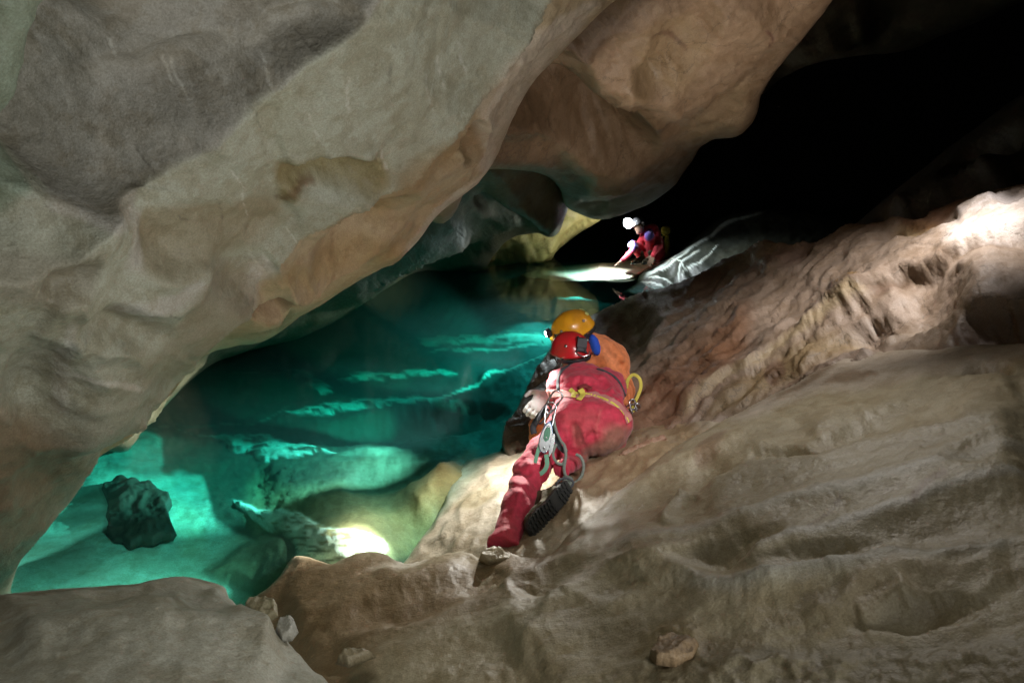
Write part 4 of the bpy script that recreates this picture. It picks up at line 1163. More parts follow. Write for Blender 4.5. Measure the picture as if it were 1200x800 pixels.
def nets(f, lo, hi, h):
    lo, hi = np.array(lo, float), np.array(hi, float)
    n = np.ceil((hi - lo) / h).astype(int) + 1
    ax = [lo[i] + np.arange(n[i]) * h for i in range(3)]
    g = np.stack(np.meshgrid(*ax, indexing='ij'), -1).reshape(-1, 3)
    # coarse pass to skip empty space
    v = np.full(len(g), 1.0)
    c = f_coarse(f, lo, n, h)
    m = c.ravel()
    v[m] = f(g[m])
    v[~m] = 1.0
    sgnc = f_sign(f, lo, n, h).ravel()
    v[~m] = np.where(sgnc[~m], -1.0, 1.0)
    v = v.reshape(n)
    s = v < 0
    cnt = np.zeros(n - 1)
    acc = np.zeros((*(n - 1), 3))
    corners = [(i, j, k) for i in (0, 1) for j in (0, 1) for k in (0, 1)]
    sl = lambda o: tuple(slice(o[i], n[i] - 1 + o[i]) for i in range(3))
    for a in range(8):
        for b in range(a + 1, 8):
            ca, cb = corners[a], corners[b]
            if sum(abs(ca[i] - cb[i]) for i in range(3)) != 1:
                continue
            va, vb = v[sl(ca)], v[sl(cb)]
            x = (va < 0) != (vb < 0)
            t = np.where(x, va / np.where(x, va - vb, 1), 0)
            for i in range(3):
                acc[..., i] += np.where(x, ca[i] + (cb[i] - ca[i]) * t, 0)
            cnt += x
    act = cnt > 0
    idx = np.full(act.shape, -1)
    idx[act] = np.arange(act.sum())
    cell_ = np.stack(np.nonzero(act), 1)
    V = lo + (cell_ + acc[act] / cnt[act][:, None]) * h
    Fs = []
    for d in range(3):
        o1, o2 = [i for i in range(3) if i != d]
        a = [slice(None)] * 3
        b = [slice(None)] * 3
        a[d], b[d] = slice(0, -1), slice(1, None)
        x = s[tuple(a)] != s[tuple(b)]
        q = np.stack(np.nonzero(x), 1)
        ok = (q[:, o1] > 0) & (q[:, o2] > 0) & (q[:, o1] < n[o1] - 1) & (q[:, o2] < n[o2] - 1)
        q = q[ok]

        def at(d1, d2):
            r = q.copy()
            r[:, o1] -= d1
            r[:, o2] -= d2
            return idx[r[:, 0], r[:, 1], r[:, 2]]
        Q = np.stack([at(1, 1), at(0, 1), at(0, 0), at(1, 0)], 1)
        flip = s[tuple(q.T)] if d != 1 else ~s[tuple(q.T)]
        Q[~flip] = Q[~flip][:, ::-1]
        Fs.append(Q)
    Q = np.concatenate(Fs)
    return V, Q[(Q >= 0).all(1)]


def _coarse(f, lo, n, h):
    k = 4
    nc = np.ceil(n / k).astype(int)
    g = np.stack(np.meshgrid(*[lo[i] + (np.arange(nc[i]) + .5) * k * h for i in range(3)], indexing='ij'), -1).reshape(-1, 3)
    return f(g).reshape(nc), nc, k


def f_coarse(f, lo, n, h):
    v, nc, k = _coarse(f, lo, n, h)
    m = np.abs(v) < k * h * 1.6 + 0.03
    return np.kron(m, np.ones((k, k, k), bool))[:n[0], :n[1], :n[2]]


def f_sign(f, lo, n, h):
    v, nc, k = _coarse(f, lo, n, h)
    return np.kron(v < 0, np.ones((k, k, k), bool))[:n[0], :n[1], :n[2]]


def px_of(V):
    q = V - np.array([0, 0, CAMZ])
    z = q @ FV
    return 600 + F * (q @ RV) / z, 400 - F * (q @ UV) / z, z


def sdf_object(name, f, lo, hi, h, mats, base, parent=None, colfn=None, matfn=None):
    V, Q = nets(f, lo, hi, h)
    C = colfn(V) if colfn else None
    MI = matfn(V[Q].mean(1)) if matfn else None
    o = mesh_object(name, V - np.array(base), Q, mats, parent, True, C, MI)
    if parent is None:
        o.location = base
    return o


def bounds(pts, pad):
    P = np.array(pts, float)
    return P.min(0) - pad, P.max(0) + pad


def tube(name, pts, r, mat, base, parent=None, n=8, closed=False, smooth_n=6, flat=None, up=None):
    """round cord, or with flat=(w, t) a webbing strap whose face looks along up"""
    L = spline(np.array(pts, float)[:, :3], closed, smooth_n)
    V, Fq = sweep(L, r, n, closed, flat, up)
    o = mesh_object(name, V - np.array(base), Fq, mat, parent)
    if parent is None:
        o.location = base
    return o


def sweep(L, r, n=8, closed=False, flat=None, up=None):
    m = len(L)
    T = np.gradient(L, axis=0) if not closed else (np.roll(L, -1, 0) - np.roll(L, 1, 0))
    T /= np.linalg.norm(T, axis=1)[:, None] + 1e-12
    ref = np.array(up if up is not None else -FV, float)
    V = []
    for k in range(m):
        u = (ref[k] if ref.ndim == 2 else ref)
        u = u - (u @ T[k]) * T[k]
        if np.linalg.norm(u) < 1e-4:
            u = np.array([T[k][1], -T[k][0], 0.001])
        u /= np.linalg.norm(u)
        w = np.cross(T[k], u)
        rr = r[k] if hasattr(r, '__len__') else r
        for i in range(n):
            a = 2 * math.pi * (i + .5) / n
            if flat:
                ca, sa = math.cos(a), math.sin(a)
                V.append(L[k] + w * flat[0] * 0.5 * np.sign(ca) * abs(ca) ** .3 + u * flat[1] * 0.5 * np.sign(sa) * abs(sa) ** .6)
            else:
                V.append(L[k] + rr * (w * math.cos(a) + u * math.sin(a)))
    Fq = []
    for k in range(m if closed else m - 1):
        k2 = (k + 1) % m
        for i in range(n):
            j = (i + 1) % n
            Fq.append([k * n + i, k2 * n + i, k2 * n + j, k * n + j])
    if not closed:
        Fq.append(list(range(n))[::-1][::-1])
        Fq.append([(m - 1) * n + i for i in range(n)][::-1])
    return np.array(V), Fq


def on_surface(f, pts, off=0.004, z0=2.8, z1=6.0):
    """drop picture-plane points on a body: walk along the sight line until the surface"""
    out = []
    for x, y in pts:
        z = z0
        for _ in range(60):
            p = np.array([pt(x, y, z)])
            d = f(p)[0]
            if d < off or z > z1:
                break
            z += max(d * .8, .002)
        out.append(pt(x, y, z))
    return np.array(out)


def grad(f, P, e=0.01):
    G = np.stack([f(P + np.eye(3)[i] * e) - f(P - np.eye(3)[i] * e) for i in range(3)], 1)
    return G / (np.linalg.norm(G, axis=1)[:, None] + 1e-9)


def drape(name, f, pts2, w, t, mat, base, parent, z0=2.8, off=0.004, z1=6.0):
    L2 = spline(pts2, False, 6)
    P = on_surface(f, L2, off, z0, z1)
    G = grad(f, P)
    V, Fq = sweep(P, 0.01, 8, False, (w, t), G)
    return mesh_object(name, V - np.array(base), Fq, mat, parent)


def helmet(base, c, up, fwd, r, mat, mstrap, parent, ridges=True, name="helmet"):
    """caving helmet: ribbed dome with a short brim, vents, cradle and chin strap"""
    up = np.array(up, float); up /= np.linalg.norm(up)
    fwd = np.array(fwd, float); fwd -= (fwd @ up) * up; fwd /= np.linalg.norm(fwd)
    rt = np.cross(fwd, up)
    c = np.array(c, float)
    nu, nv = 48, 16
    V, Fq = [], []

    def P(a, t, k=1.0):
        # t 0 top .. 1 rim
        th = t * math.pi * 0.53
        rr = math.sin(th) ** 0.92
        hh = math.cos(th)
        ca, sa = math.cos(a), math.sin(a)
        flute = 1 + (0.022 * max(0, math.sin(t * math.pi)) * (abs(math.cos(2.5 * a)) ** 3) if ridges else 0)
        brim = 1 + 0.07 * max(0, (t - .88) / .12) ** 1.5 + (0.10 * max(0, (t - .86) / .14) * max(0, ca) ** 2)
        return c + k * r * (fwd * ca * rr * 1.16 * flute * brim + rt * sa * rr * 0.98 * flute * brim + up * hh * 0.98 * flute)
    for k in (1.0, 0.955):
        for j in range(nv + 1):
            for i in range(nu):
                V.append(P(2 * math.pi * i / nu, max(j / nv, 1e-3), k))
    o_ = (nv + 1) * nu
    for j in range(nv):
        for i in range(nu):
            i2 = (i + 1) % nu
            Fq.append([j * nu + i, (j + 1) * nu + i, (j + 1) * nu + i2, j * nu + i2])
            Fq.append([o_ + j * nu + i, o_ + j * nu + i2, o_ + (j + 1) * nu + i2, o_ + (j + 1) * nu + i])
    for i in range(nu):
        i2 = (i + 1) % nu
        Fq.append([nv * nu + i, o_ + nv * nu + i, o_ + nv * nu + i2, nv * nu + i2])
    h = mesh_object(name, np.array(V) - base, Fq, mat, parent)
    # rivets
    for a, t in ((math.pi * .72, .62), (math.pi * 1.28, .62), (math.pi * .3, .66), (math.pi * 1.7, .66)):
        p = P(a, t, 1.01)
        n_ = p - c; n_ /= np.linalg.norm(n_)
        L = np.array([p - n_ * .004, p + n_ * .004, p + n_ * .006])
        V2, F2 = sweep(L, [r * .075, r * .075, r * .045], 10, up=up + .01 * rt)
        mesh_object("rivet", V2 - base, F2, mstrap[1], h)
    # straps and nape cradle
    q = []
    for a in np.linspace(math.pi * .55, math.pi * 1.45, 9):
        q.append(P(a, 1.0, .93) - up * r * .22 - fwd * 0)
    V2, F2 = sweep(spline(q, False, 4), .01, 8, False, (r * .22, .004), (np.array(spline(q, False, 4)) - c))
    mesh_object("nape_strap", V2 - base, F2, mstrap[0], h)
    for s in (-1, 1):
        for a in (.38, .68):
            q = [P(s * math.pi * a, .97, .96), c + rt * s * r * .86 - up * r * .55 - fwd * r * (.2 - .2 * (a < .5)), c + rt * s * r * .62 - up * r * 1.1 + fwd * r * .25]
            V2, F2 = sweep(spline(q, False, 4), .01, 6, False, (.014, .003), rt * s)
            mesh_object("chin_strap", V2 - base, F2, mstrap[0], h)
    return h, P, (up, fwd, rt)


def box_mesh(c, ax, half, bev=0.25):
    """bevelled box: c centre, ax 3 axes, half sizes"""
    ax = np.array([np.array(a, float) / np.linalg.norm(a) for a in ax])
    b = bev * min(half)
    V, Fq = [], []
    S = [(-1, -1), (1, -1), (1, 1), (-1, 1)]
    rings = [(-1, b), (-1 + b / half[2], 0), (1 - b / half[2], 0), (1, b)]
    for z, ins in rings:
        for sx, sy in S:
            for e in ((1, 0), (0, 1)) if sx * sy > 0 else ((0, 1), (1, 0)):
                x = sx * (half[0] - ins - (b if e[0] else 0))
                y = sy * (half[1] - ins - (b if e[1] else 0))
                V.append(np.array(c) + ax[0] * x + ax[1] * y + ax[2] * z * half[2])
    for k in range(3):
        for i in range(8):
            j = (i + 1) % 8
            Fq.append([k * 8 + i, k * 8 + j, (k + 1) * 8 + j, (k + 1) * 8 + i])
    Fq.append(list(range(7, -1, -1)))
    Fq.append(list(range(24, 32)))
    return np.array(V), Fq


def merge(parts):
    V, Fq, o_ = [], [], 0
    for v, f in parts:
        V.append(v)
        Fq += [[i + o_ for i in q] for q in f]
        o_ += len(v)
    return np.concatenate(V), Fq


def add(name, vf, mat, base, parent=None, smooth=False):
    o = mesh_object(name, vf[0] - np.array(base), vf[1], mat, parent, smooth)
    if parent is None:
        o.location = base
    return o


def hand_parts(wrist, palm_dir, up_dir, s=1.0, curl=0.6, thumb_side=1):
    """palm plus five separate bent fingers as capsules"""
    w = np.array(wrist, float)
    d = np.array(palm_dir, float); d /= np.linalg.norm(d)
    u = np.array(up_dir, float); u -= (u @ d) * d; u /= np.linalg.norm(u)
    r = np.cross(d, u) * thumb_side
    palm_c = w + d * .05 * s
    parts = [ell(palm_c, (.043 * s, .016 * s, .052 * s), [r, u, d])]
    fing = []
    for k, (off, ln) in enumerate(((-.032, .062), (-.011, .075), (.011, .082), (.032, .074))):
        a = w + d * .088 * s + r * off * s
        ang = 0
        L = ln * s
        rad = .0095 * s
        for j, fr_ in enumerate((.45, .32, .23)):
            ang += curl * (.35 + .25 * j)
            b = a + (d * math.cos(ang) - u * math.sin(ang) + r * off * .6) * L * fr_
            fing.append(seg(a, rad, b, rad * .92))
            a, rad = b, rad * .92
    a = w + d * .03 * s + r * .036 * s
    b = a + (d * .6 + r * .75 - u * .3) * .036 * s
    c_ = b + (d * .85 + r * .3 - u * .4) * .032 * s
    fing += [seg(a, .013 * s, b, .011 * s), seg(b, .011 * s, c_, .0095 * s)]
    P = union(parts, .02)
    Fg = [lambda p, q=q: q(p) for q in fing]

    def f(p):
        dd = P(p)
        for q in Fg:
            dd = smin(dd, q(p), .006 * s)
        return dd
    return f


def head_parts(c, up, fwd, s=1.0):
    up = np.array(up, float); up /= np.linalg.norm(up)
    fwd = np.array(fwd, float); fwd -= (fwd @ up) * up; fwd /= np.linalg.norm(fwd)
    rt = np.cross(fwd, up)
    c = np.array(c, float)
    A = [rt, up, fwd]
    P = [ell(c, (.074 * s, .10 * s, .092 * s), A), ell(c - up * .055 * s + fwd * .03 * s, (.055 * s, .062 * s, .058 * s), A),
         seg(c + fwd * .088 * s + up * .005 * s, .010 * s, c + fwd * .108 * s - up * .028 * s, .014 * s),
         ell(c + fwd * .082 * s + up * .03 * s, (.05 * s, .012 * s, .014 * s), A), ell(c + fwd * .084 * s - up * .062 * s, (.024 * s, .007 * s, .012 * s), A),
         ell(c + fwd * .084 * s - up * .074 * s, (.021 * s, .008 * s, .012 * s), A), ell(c + fwd * .075 * s - up * .098 * s, (.02 * s, .014 * s, .014 * s), A)]
    for q in (-1, 1):
        P += [ell(c + rt * q * .076 * s - up * .012 * s - fwd * .005 * s, (.008 * s, .03 * s, .018 * s), A), ell(c + rt * q * .03 * s + fwd * .078 * s + up * .004 * s, (.013 * s, .009 * s, .011 * s), A),
              ell(c + rt * q * .04 * s + fwd * .062 * s - up * .028 * s, (.02 * s, .018 * s, .018 * s), A)]
    return union(P, .014 * s)


def boot(base, heel, toe, sole_n, parent, mats, s=1.0, name="boot"):
    """walking boot from heel/toe points on the sole plane; sole_n points out of the sole"""
    heel, toe = np.array(heel, float), np.array(toe, float)
    d = toe - heel; ln = np.linalg.norm(d); d /= ln
    n = np.array(sole_n, float); n -= (n @ d) * d; n /= np.linalg.norm(n)
    r = np.cross(d, n)
    up = -n
    A = [r, up, d]
    L = ln
    f = union([ell(heel + d * .16 * L + up * .05, (.036 * s, .05, .052), A), ell(heel + d * .70 * L + up * .032, (.048 * s, .036, .085), A), ell(heel + d * .88 * L + up * .03, (.042 * s, .034, .045), A),
               seg(heel + d * .16 * L + up * .05, .036, heel + d * .20 * L + up * .15, .048), seg(heel + d * .3 * L + up * .06, .036, heel + d * .6 * L + up * .045, .038)], .035)

    def flat(p):
        return np.maximum(f(p), -((p - heel) @ up) + .004)
    g = wrinkled(flat, .0025, 26, 5)
    P = [heel, toe, heel + up * .2, toe + up * .2]
    lo, hi = bounds(P, .09)
    b = sdf_object(name, g, lo, hi, .0075, [mats[0]], base, parent)
    # outsole slab
    out = []
    prof = [(-.02, .028), (.0, .034), (.05, .038), (.10, .036), (.15, .034), (.20, .042), (.24, .046), (.275, .043), (.30, .034), (.315, .02)]
    k = L / .29
    prof = [(x, w * s) for x, w in prof]
    ring = [(x * k, w) for x, w in prof] + [(x * k, -w) for x, w in prof[::-1]]
    V = []
    for lev, ins in ((0.012, 0), (-.004, 0), (-.008, .003)):
        for x, w in ring:
            V.append(heel + d * x + r * (w - math.copysign(ins, w)) + up * lev)
    m_ = len(ring)
    Fq = [[i, (i + 1) % m_, m_ + (i + 1) % m_, m_ + i] for i in range(m_)] + [[m_ + i, m_ + (i + 1) % m_, 2 * m_ + (i + 1) % m_, 2 * m_ + i] for i in range(m_)]
    Fq += [[2 * m_ + i for i in range(m_)], [i for i in range(m_)][::-1]]
    so = add("sole", (np.array(V), Fq), mats[1], base, b)
    # lugs
    lugs = []
    for x in np.arange(.0, .305, .0215):
        if .085 < x < .125:
            continue
        w = np.interp(x, [q[0] for q in prof], [q[1] for q in prof])
        for q in (-.68, 0, .68):
            lugs.append(box_mesh(heel + d * (x * k + (.005 if q == 0 else 0)) + r * w * q - up * .0115, [d + r * .35 * q, r - d * .35 * q, up], (.0065, w * .27, .006), .2))
    t = add("tread", merge(lugs), mats[1], base, b)
    t["kind"] = "stuff"
    return b, (d, n, r, up)


# ------------------------------------------------------------------ materials of people and gear
def cloth_attr(name, rough=.75, bump=(60, .4)):
    m = simple_material(name, (1, 1, 1), rough, bump=bump, sheen=.15)
    nt = m.node_tree
    at = nt.nodes.new("ShaderNodeVertexColor")
    at.layer_name = "Col"
    n = nt.nodes.new("ShaderNodeTexNoise"); n.inputs["Scale"].default_value = 28; n.inputs["Detail"].default_value = 6
    tc = nt.nodes.new("ShaderNodeTexCoord")
    nt.links.new(tc.outputs["Object"], n.inputs["Vector"])
    r = nt.nodes.new("ShaderNodeValToRGB")
    r.color_ramp.elements[0].position, r.color_ramp.elements[0].color = .3, (.72, .68, .64, 1)
    r.color_ramp.elements[1].position, r.color_ramp.elements[1].color = .65, (1.08, 1.08, 1.08, 1)
    nt.links.new(n.outputs["Fac"], r.inputs[0])
    x = nt.nodes.new("ShaderNodeMix"); x.data_type, x.blend_type = 'RGBA', 'MULTIPLY'; x.inputs[0].default_value = 1
    nt.links.new(at.outputs["Color"], x.inputs[6]); nt.links.new(r.outputs[0], x.inputs[7])
    nt.links.new(x.outputs[2], nt.nodes["Principled BSDF"].inputs["Base Color"])
    return m


M_SUIT = cloth_attr("oversuit_cloth")
M_SKIN = simple_material("skin", (0.50, 0.30, 0.21), .5, var=.12, bump=(80, .15))
M_REDH = simple_material("red_helmet_shell", (0.55, 0.012, 0.02), .28, coat=.5, dirt=(0.38, 0.03, 0.025))
M_YELH = simple_material("yellow_helmet_shell", (0.80, 0.36, 0.012), .30, coat=.5, dirt=(0.62, 0.27, 0.02))
M_BLK = simple_material("black_webbing", (0.018, 0.018, 0.022), .6, var=.3)
M_GREYW = simple_material("grey_webbing", (0.06, 0.065, 0.075), .7, var=.3)
M_STEEL = simple_material("brushed_metal", (0.62, 0.64, 0.66), .25, metal=1.0, var=.1)
M_BLUE = simple_material("blue_anodised_metal", (0.25, 0.38, 0.60), .3, metal=.8, var=.1)
M_GREENM = simple_material("green_plate", (0.06, 0.22, 0.13), .4, var=.2)
M_YELW = simple_material("yellow_webbing", (0.72, 0.62, 0.10), .7, var=.2, bump=(120, .3))
M_PINKW = simple_material("faded_pink_webbing", (0.55, 0.22, 0.20), .8, var=.2, bump=(120, .3))
M_ROPE = simple_material("grey_green_rope", (0.24, 0.28, 0.24), .85, var=.35, bump=(220, .9))
M_GREENW = simple_material("pale_green_webbing", (0.16, 0.36, 0.24), .8, var=.2)
M_BOOT = simple_material("muddy_boot_leather", (0.085, 0.07, 0.035), .8, dirt=(0.16, 0.13, 0.07), bump=(50, .5))
M_RUB = simple_material("dark_boot_rubber", (0.035, 0.037, 0.035), .6, dirt=(0.07, 0.06, 0.045))
M_GLOVE = simple_material("white_glove", (0.86, 0.87, 0.88), .7, var=.08, bump=(80, .3))
M_HOOD = simple_material("blue_fleece", (0.015, 0.08, 0.55), .8, var=.2)
M_BAG = simple_material("yellow_tackle_bag", (0.50, 0.38, 0.03), .55, dirt=(0.25, 0.19, 0.04))
M_LAMPON = bpy.data.materials.new("lit_lamp")
nt, N, L = nodes_of(M_LAMPON)
N["Principled BSDF"].inputs["Emission Color"].default_value = (.9, .97, 1, 1)
N["Principled BSDF"].inputs["Emission Strength"].default_value = 60.0


def blend_cols(V, base_c, cols, nz=.18, seed=2):
    X, Y, Z = px_of(V)
    C = np.tile(np.array(base_c, float), (len(V), 1)) * (1 + nz * fbm(V * 9, 3, seed))[:, None]
    wx = X + 3 * noise3(np.c_[X / 9, Y / 9, V[:, 1] * 2], 5)
    wy = Y + 3 * noise3(np.c_[X / 9, Y / 9, V[:, 1] * 2 + 9], 6)
    for f, col in cols:
        m = np.clip(f(wx, wy), 0, 1)[:, None]
        C = C * (1 - m) + np.array(col) * m
    return np.clip(C, 0.002, .9)


RED = (0.54, 0.030, 0.068)
ORANGE = (0.72, 0.22, 0.07)
P_ = lambda x, y, z: np.array(pt(x, y, z))

# ------------------------------------------------------------------ the caver in red
base = P_(610, 640, 3.3)
sh_l, sh_r = P_(660, 450, 4.20), P_(716, 452, 4.22)
red_main = union([
    ell(P_(692, 500, 3.93), (.235, .195, .20)),
    ell(P_(716, 498, 3.90), (.12, .17, .14)), ell(P_(668, 502, 3.90), (.11, .16, .14)),
    ell(P_(688, 468, 4.08), (.215, .16, .17)),
    ell(P_(687, 450, 4.20), (.225, .12, .15)),
    seg(sh_l, .095, sh_r, .095),
    seg(P_(680, 440, 4.25), .09, P_(675, 430, 4.32), .06),
], .09)
red_leg = union([seg(P_(664, 505, 3.88), .115, P_(640, 528, 3.80), .088), seg(P_(640, 528, 3.80), .105, P_(621, 553, 3.66), .102), seg(P_(621, 553, 3.66), .100, P_(605, 596, 3.40), .088),
                 seg(P_(605, 596, 3.40), .088, P_(590, 642, 3.18), .086), seg(P_(582, 636, 3.20), .060, P_(598, 645, 3.18), .062)], .04)
red_shin = union([seg(P_(705, 515, 4.05), .12, P_(690, 532, 4.08), .085), seg(P_(690, 530, 4.08), .08, P_(657, 552, 3.60), .066)], .05)
red_arms = union([seg(sh_l, .08, P_(652, 480, 4.36), .062), seg(P_(652, 480, 4.36), .06, P_(668, 500, 4.60), .05),
                  seg(sh_r, .08, P_(722, 478, 4.48), .062), seg(P_(722, 478, 4.48), .06, P_(712, 498, 4.66), .05)], .04)
all_red = lambda p: smin(smin(smin(red_main(p), red_leg(p), .06), red_shin(p), .03), red_arms(p), .05)


FOLDS = [ridge(a, k, 3.2, 5.0, ends=.25, smooth=1.0) for a, k in (
    ([(670, 492), (674, 505), (673, 524)], -.022), ([(678, 496), (684, 508), (686, 522)], .018), ([(664, 496), (664, 508), (668, 522)], .016), ([(690, 498), (702, 506), (716, 508)], .010),
    ([(655, 446), (672, 440), (690, 442), (706, 450)], .018), ([(660, 456), (680, 449), (700, 452)], -.014), ([(700, 434), (712, 446), (722, 462)], .018), ([(694, 438), (704, 448), (712, 462)], -.012),
    ([(716, 446), (726, 456), (732, 470)], .014), ([(646, 440), (650, 452), (648, 470)], .014), ([(680, 470), (700, 474), (722, 488)], .010), ([(722, 492), (730, 504), (730, 516)], .012),
    ([(694, 466), (700, 480), (702, 500), (698, 526)], .006), ([(598, 560), (608, 566), (622, 566)], .022), ([(600, 552), (612, 556), (626, 552)], -.018), ([(596, 572), (608, 575), (618, 580)], .014),
    ([(614, 540), (626, 545), (640, 542)], .018), ([(622, 530), (634, 532), (646, 528)], -.014), ([(610, 570), (606, 590), (600, 612)], .016), ([(590, 600), (600, 604), (612, 600)], -.012),
    ([(584, 622), (596, 620), (608, 624)], .014), ([(604, 606), (600, 622), (598, 640)], -.012), ([(648, 520), (656, 530), (664, 545)], .014), ([(656, 516), (668, 526), (676, 540)], -.012))]


def suit_red(p):
    d = all_red(p)
    X, Y, Z = px_of(p)
    near = np.abs(d) < .08
    if near.any():
        q = p[near]
        x, y = X[near], Y[near]
        w = .016 * fbm(q * np.array([6, 6, 8]), 3, 8, ridged=True)
        # cross folds on the lower leg, radiating folds at the seat
        w += .010 * fbm(np.c_[(x + .5 * y) / 26, (y + .35 * x) / 13, np.zeros(len(x))], 2, 12, ridged=True) * sstep(0, 12, 636 - x) * sstep(515, 540, y)
        w += .022 * fbm(np.c_[(x - y * .25) / 16, (y + .2 * x) / 60, np.zeros(len(x))], 2, 9, ridged=True) * sstep(478, 500, y) * sstep(640, 650, x)
        w += .010 * fbm(np.c_[(x + y * .5) / 18, (y - .5 * x) / 40, np.zeros(len(x))], 2, 19, ridged=True) * sstep(462, 450, y)
        for g_ in FOLDS:
            w -= g_(x, y)
        # waist drawn in by the belt
        yb = 461 + .35 * np.maximum(x - 690, 0)
        w += .016 * np.exp(-((y - yb) / 5.0) ** 2) * sstep(640, 655, x)
        # hems
        d = d.copy()
        d[near] += w
    # trouser legs end in a cut hem
    A1, n1 = P_(589, 645, 3.20), P_(589, 645, 3.20) - P_(603, 598, 3.42)
    n1 = n1 / np.linalg.norm(n1)
    sel = (np.linalg.norm(p - A1, axis=1) < .17)
    d = np.where(sel, np.maximum(d, (p - A1) @ n1), d)
    A2, n2 = P_(658, 556, 3.62), P_(657, 552, 3.60) - P_(690, 530, 4.08) - UV * .1
    n2 = n2 / np.linalg.norm(n2)
    sel = (np.linalg.norm(p - A2, axis=1) < .13)
    d = np.where(sel, np.maximum(d, (p - A2) @ n2), d)
    return d


head1 = head_parts(P_(671, 414, 4.36), UV * .9 - FV * .1 + RV * -.05, FV - RV * .5 - UV * .25)
hand1 = hand_parts(P_(668, 500, 4.62), FV + UV * -.3, UV, thumb_side=1)
hand1b = hand_parts(P_(712, 498, 4.68), FV + UV * -.3, UV, thumb_side=-1)


def body1(p):
    return smin(smin(smin(suit_red(p), head1(p), .02), hand1(p), .01), hand1b(p), .01)


def mat1(c):
    return ((head1(c) < suit_red(c)) | (hand1(c) < suit_red(c)) | (hand1b(c) < suit_red(c))).astype(int)


mud = (0.27, 0.17, 0.11)
cols1 = [cpatch([(700, 520), (712, 500), (735, 500), (738, 515), (725, 532), (700, 542), (680, 538)], mud, .75, 9),
         cpatch([(655, 485), (672, 478), (700, 480), (705, 500), (690, 510), (665, 505)], (0.36, 0.08, 0.06), .35, 9),
         cpatch([(672, 500), (680, 502), (684, 520), (674, 522)], mud, .4, 4), cline([(705, 478), (700, 495), (698, 512)], 2.5, (0.62, .12, .12), .5),
         cpatch([(690, 520), (730, 520), (712, 542), (680, 540)], mud, .5, 6), cpatch([(585, 615), (600, 600), (604, 640), (590, 645)], (.33, .03, .03), .5, 8)]
lo, hi = bounds([P_(570, 520, 3.3), P_(590, 660, 3.2), P_(745, 540, 3.7), P_(745, 400, 4.5), P_(680, 385, 4.6), P_(712, 500, 4.9), P_(655, 500, 4.85)], .06)
person1 = sdf_object("person", body1, lo, hi, .0095, [M_SUIT, M_SKIN], base, None, lambda V: blend_cols(V, RED, cols1), mat1)
tag(person1, "crouching caver in a muddy red oversuit and red helmet seen from behind", "person", group=None)
hel1, HP, (hu, hf, hr) = helmet(base, P_(669, 410, 4.36), UV * .95 - FV * .28 + RV * -.10, FV - RV * .45 - UV * .1, .122, M_REDH, (M_BLK, M_STEEL), person1)
p = P_(682, 404, 4.22)
bat = add("battery_box", box_mesh(p, [RV + UV * -.12, UV + RV * .12, -FV], (.038, .052, .022), .35), M_BLK, base, hel1)
add("battery_lid", box_mesh(p - FV * .021 + UV * .012, [RV + UV * -.12, UV + RV * .12, -FV], (.032, .030, .006), .3), M_BLK, base, bat)
tube("battery_clip", [p - UV * .045 - RV * .04, p - UV * .07 - FV * .012, p - UV * .06 + RV * .04 - FV * .01, p - UV * .04 + RV * .045], .004, M_STEEL, base, hel1, 6)
lmp = P_(650, 408, 4.42)
add("helmet_lamp", box_mesh(HP(0.0, .66, 1.08), [hr, hu, hf], (.03, .022, .018), .35), M_BLK, base, hel1)
# straps and belt over the suit
drape("shoulder_strap", suit_red, [(668, 427), (659, 433), (654, 443), (654, 456), (656, 462)], .022, .006, M_GREYW, base, person1)
drape("shoulder_strap", suit_red, [(700, 432), (712, 436), (722, 443), (729, 453), (733, 464)], .018, .006, M_GREYW, base, person1)
drape("belt", suit_red, [(642, 462), (656, 461), (672, 464), (690, 462), (708, 466), (724, 474), (734, 484), (738, 494)], .058, .005, M_PINKW, base, person1, off=.006)
drape("belt_edging", suit_red, [(672, 460), (688, 461), (706, 466), (721, 474), (731, 484), (737, 495)], .015, .003, M_YELW, base, person1, off=.009)
drape("belt_tab", suit_red, [(680, 456), (683, 462), (678, 468)], .034, .006, M_YELW, base, person1, off=.018)
drape("belt_tab", suit_red, [(668, 456), (672, 460), (672, 465)], .026, .006, M_YELW, base, person1, off=.016)
drape("belt_loop", suit_red, [(678, 454), (686, 452), (692, 456)], .03, .006, simple_material("dark_red_webbing", (.22, .03, .03), .8), base, person1, off=.018)
# cuffs of the trouser legs
cf = P_(590, 640, 3.30)
# boot of the bent leg: sole towards the camera
heel, toe = P_(664, 572, 3.44), P_(624, 620, 3.22)
boot1, bax = boot(base, heel, toe, -FV - RV * .22 - UV * .30, person1, (M_BOOT, M_RUB), s=1.2)
heel2, toe2 = P_(592, 652, 3.42), P_(584, 646, 3.70)
boot(base, P_(594, 654, 3.36), P_(586, 655, 3.66), -UV * .9 - FV * .2, person1, (M_BOOT, M_RUB))
tube("boot_lace", [P_(650, 572, 3.46), P_(655, 563, 3.47), P_(664, 560, 3.48), P_(672, 565, 3.48), P_(668, 572, 3.46)], .006, M_GREYW, base, boot1, 6)


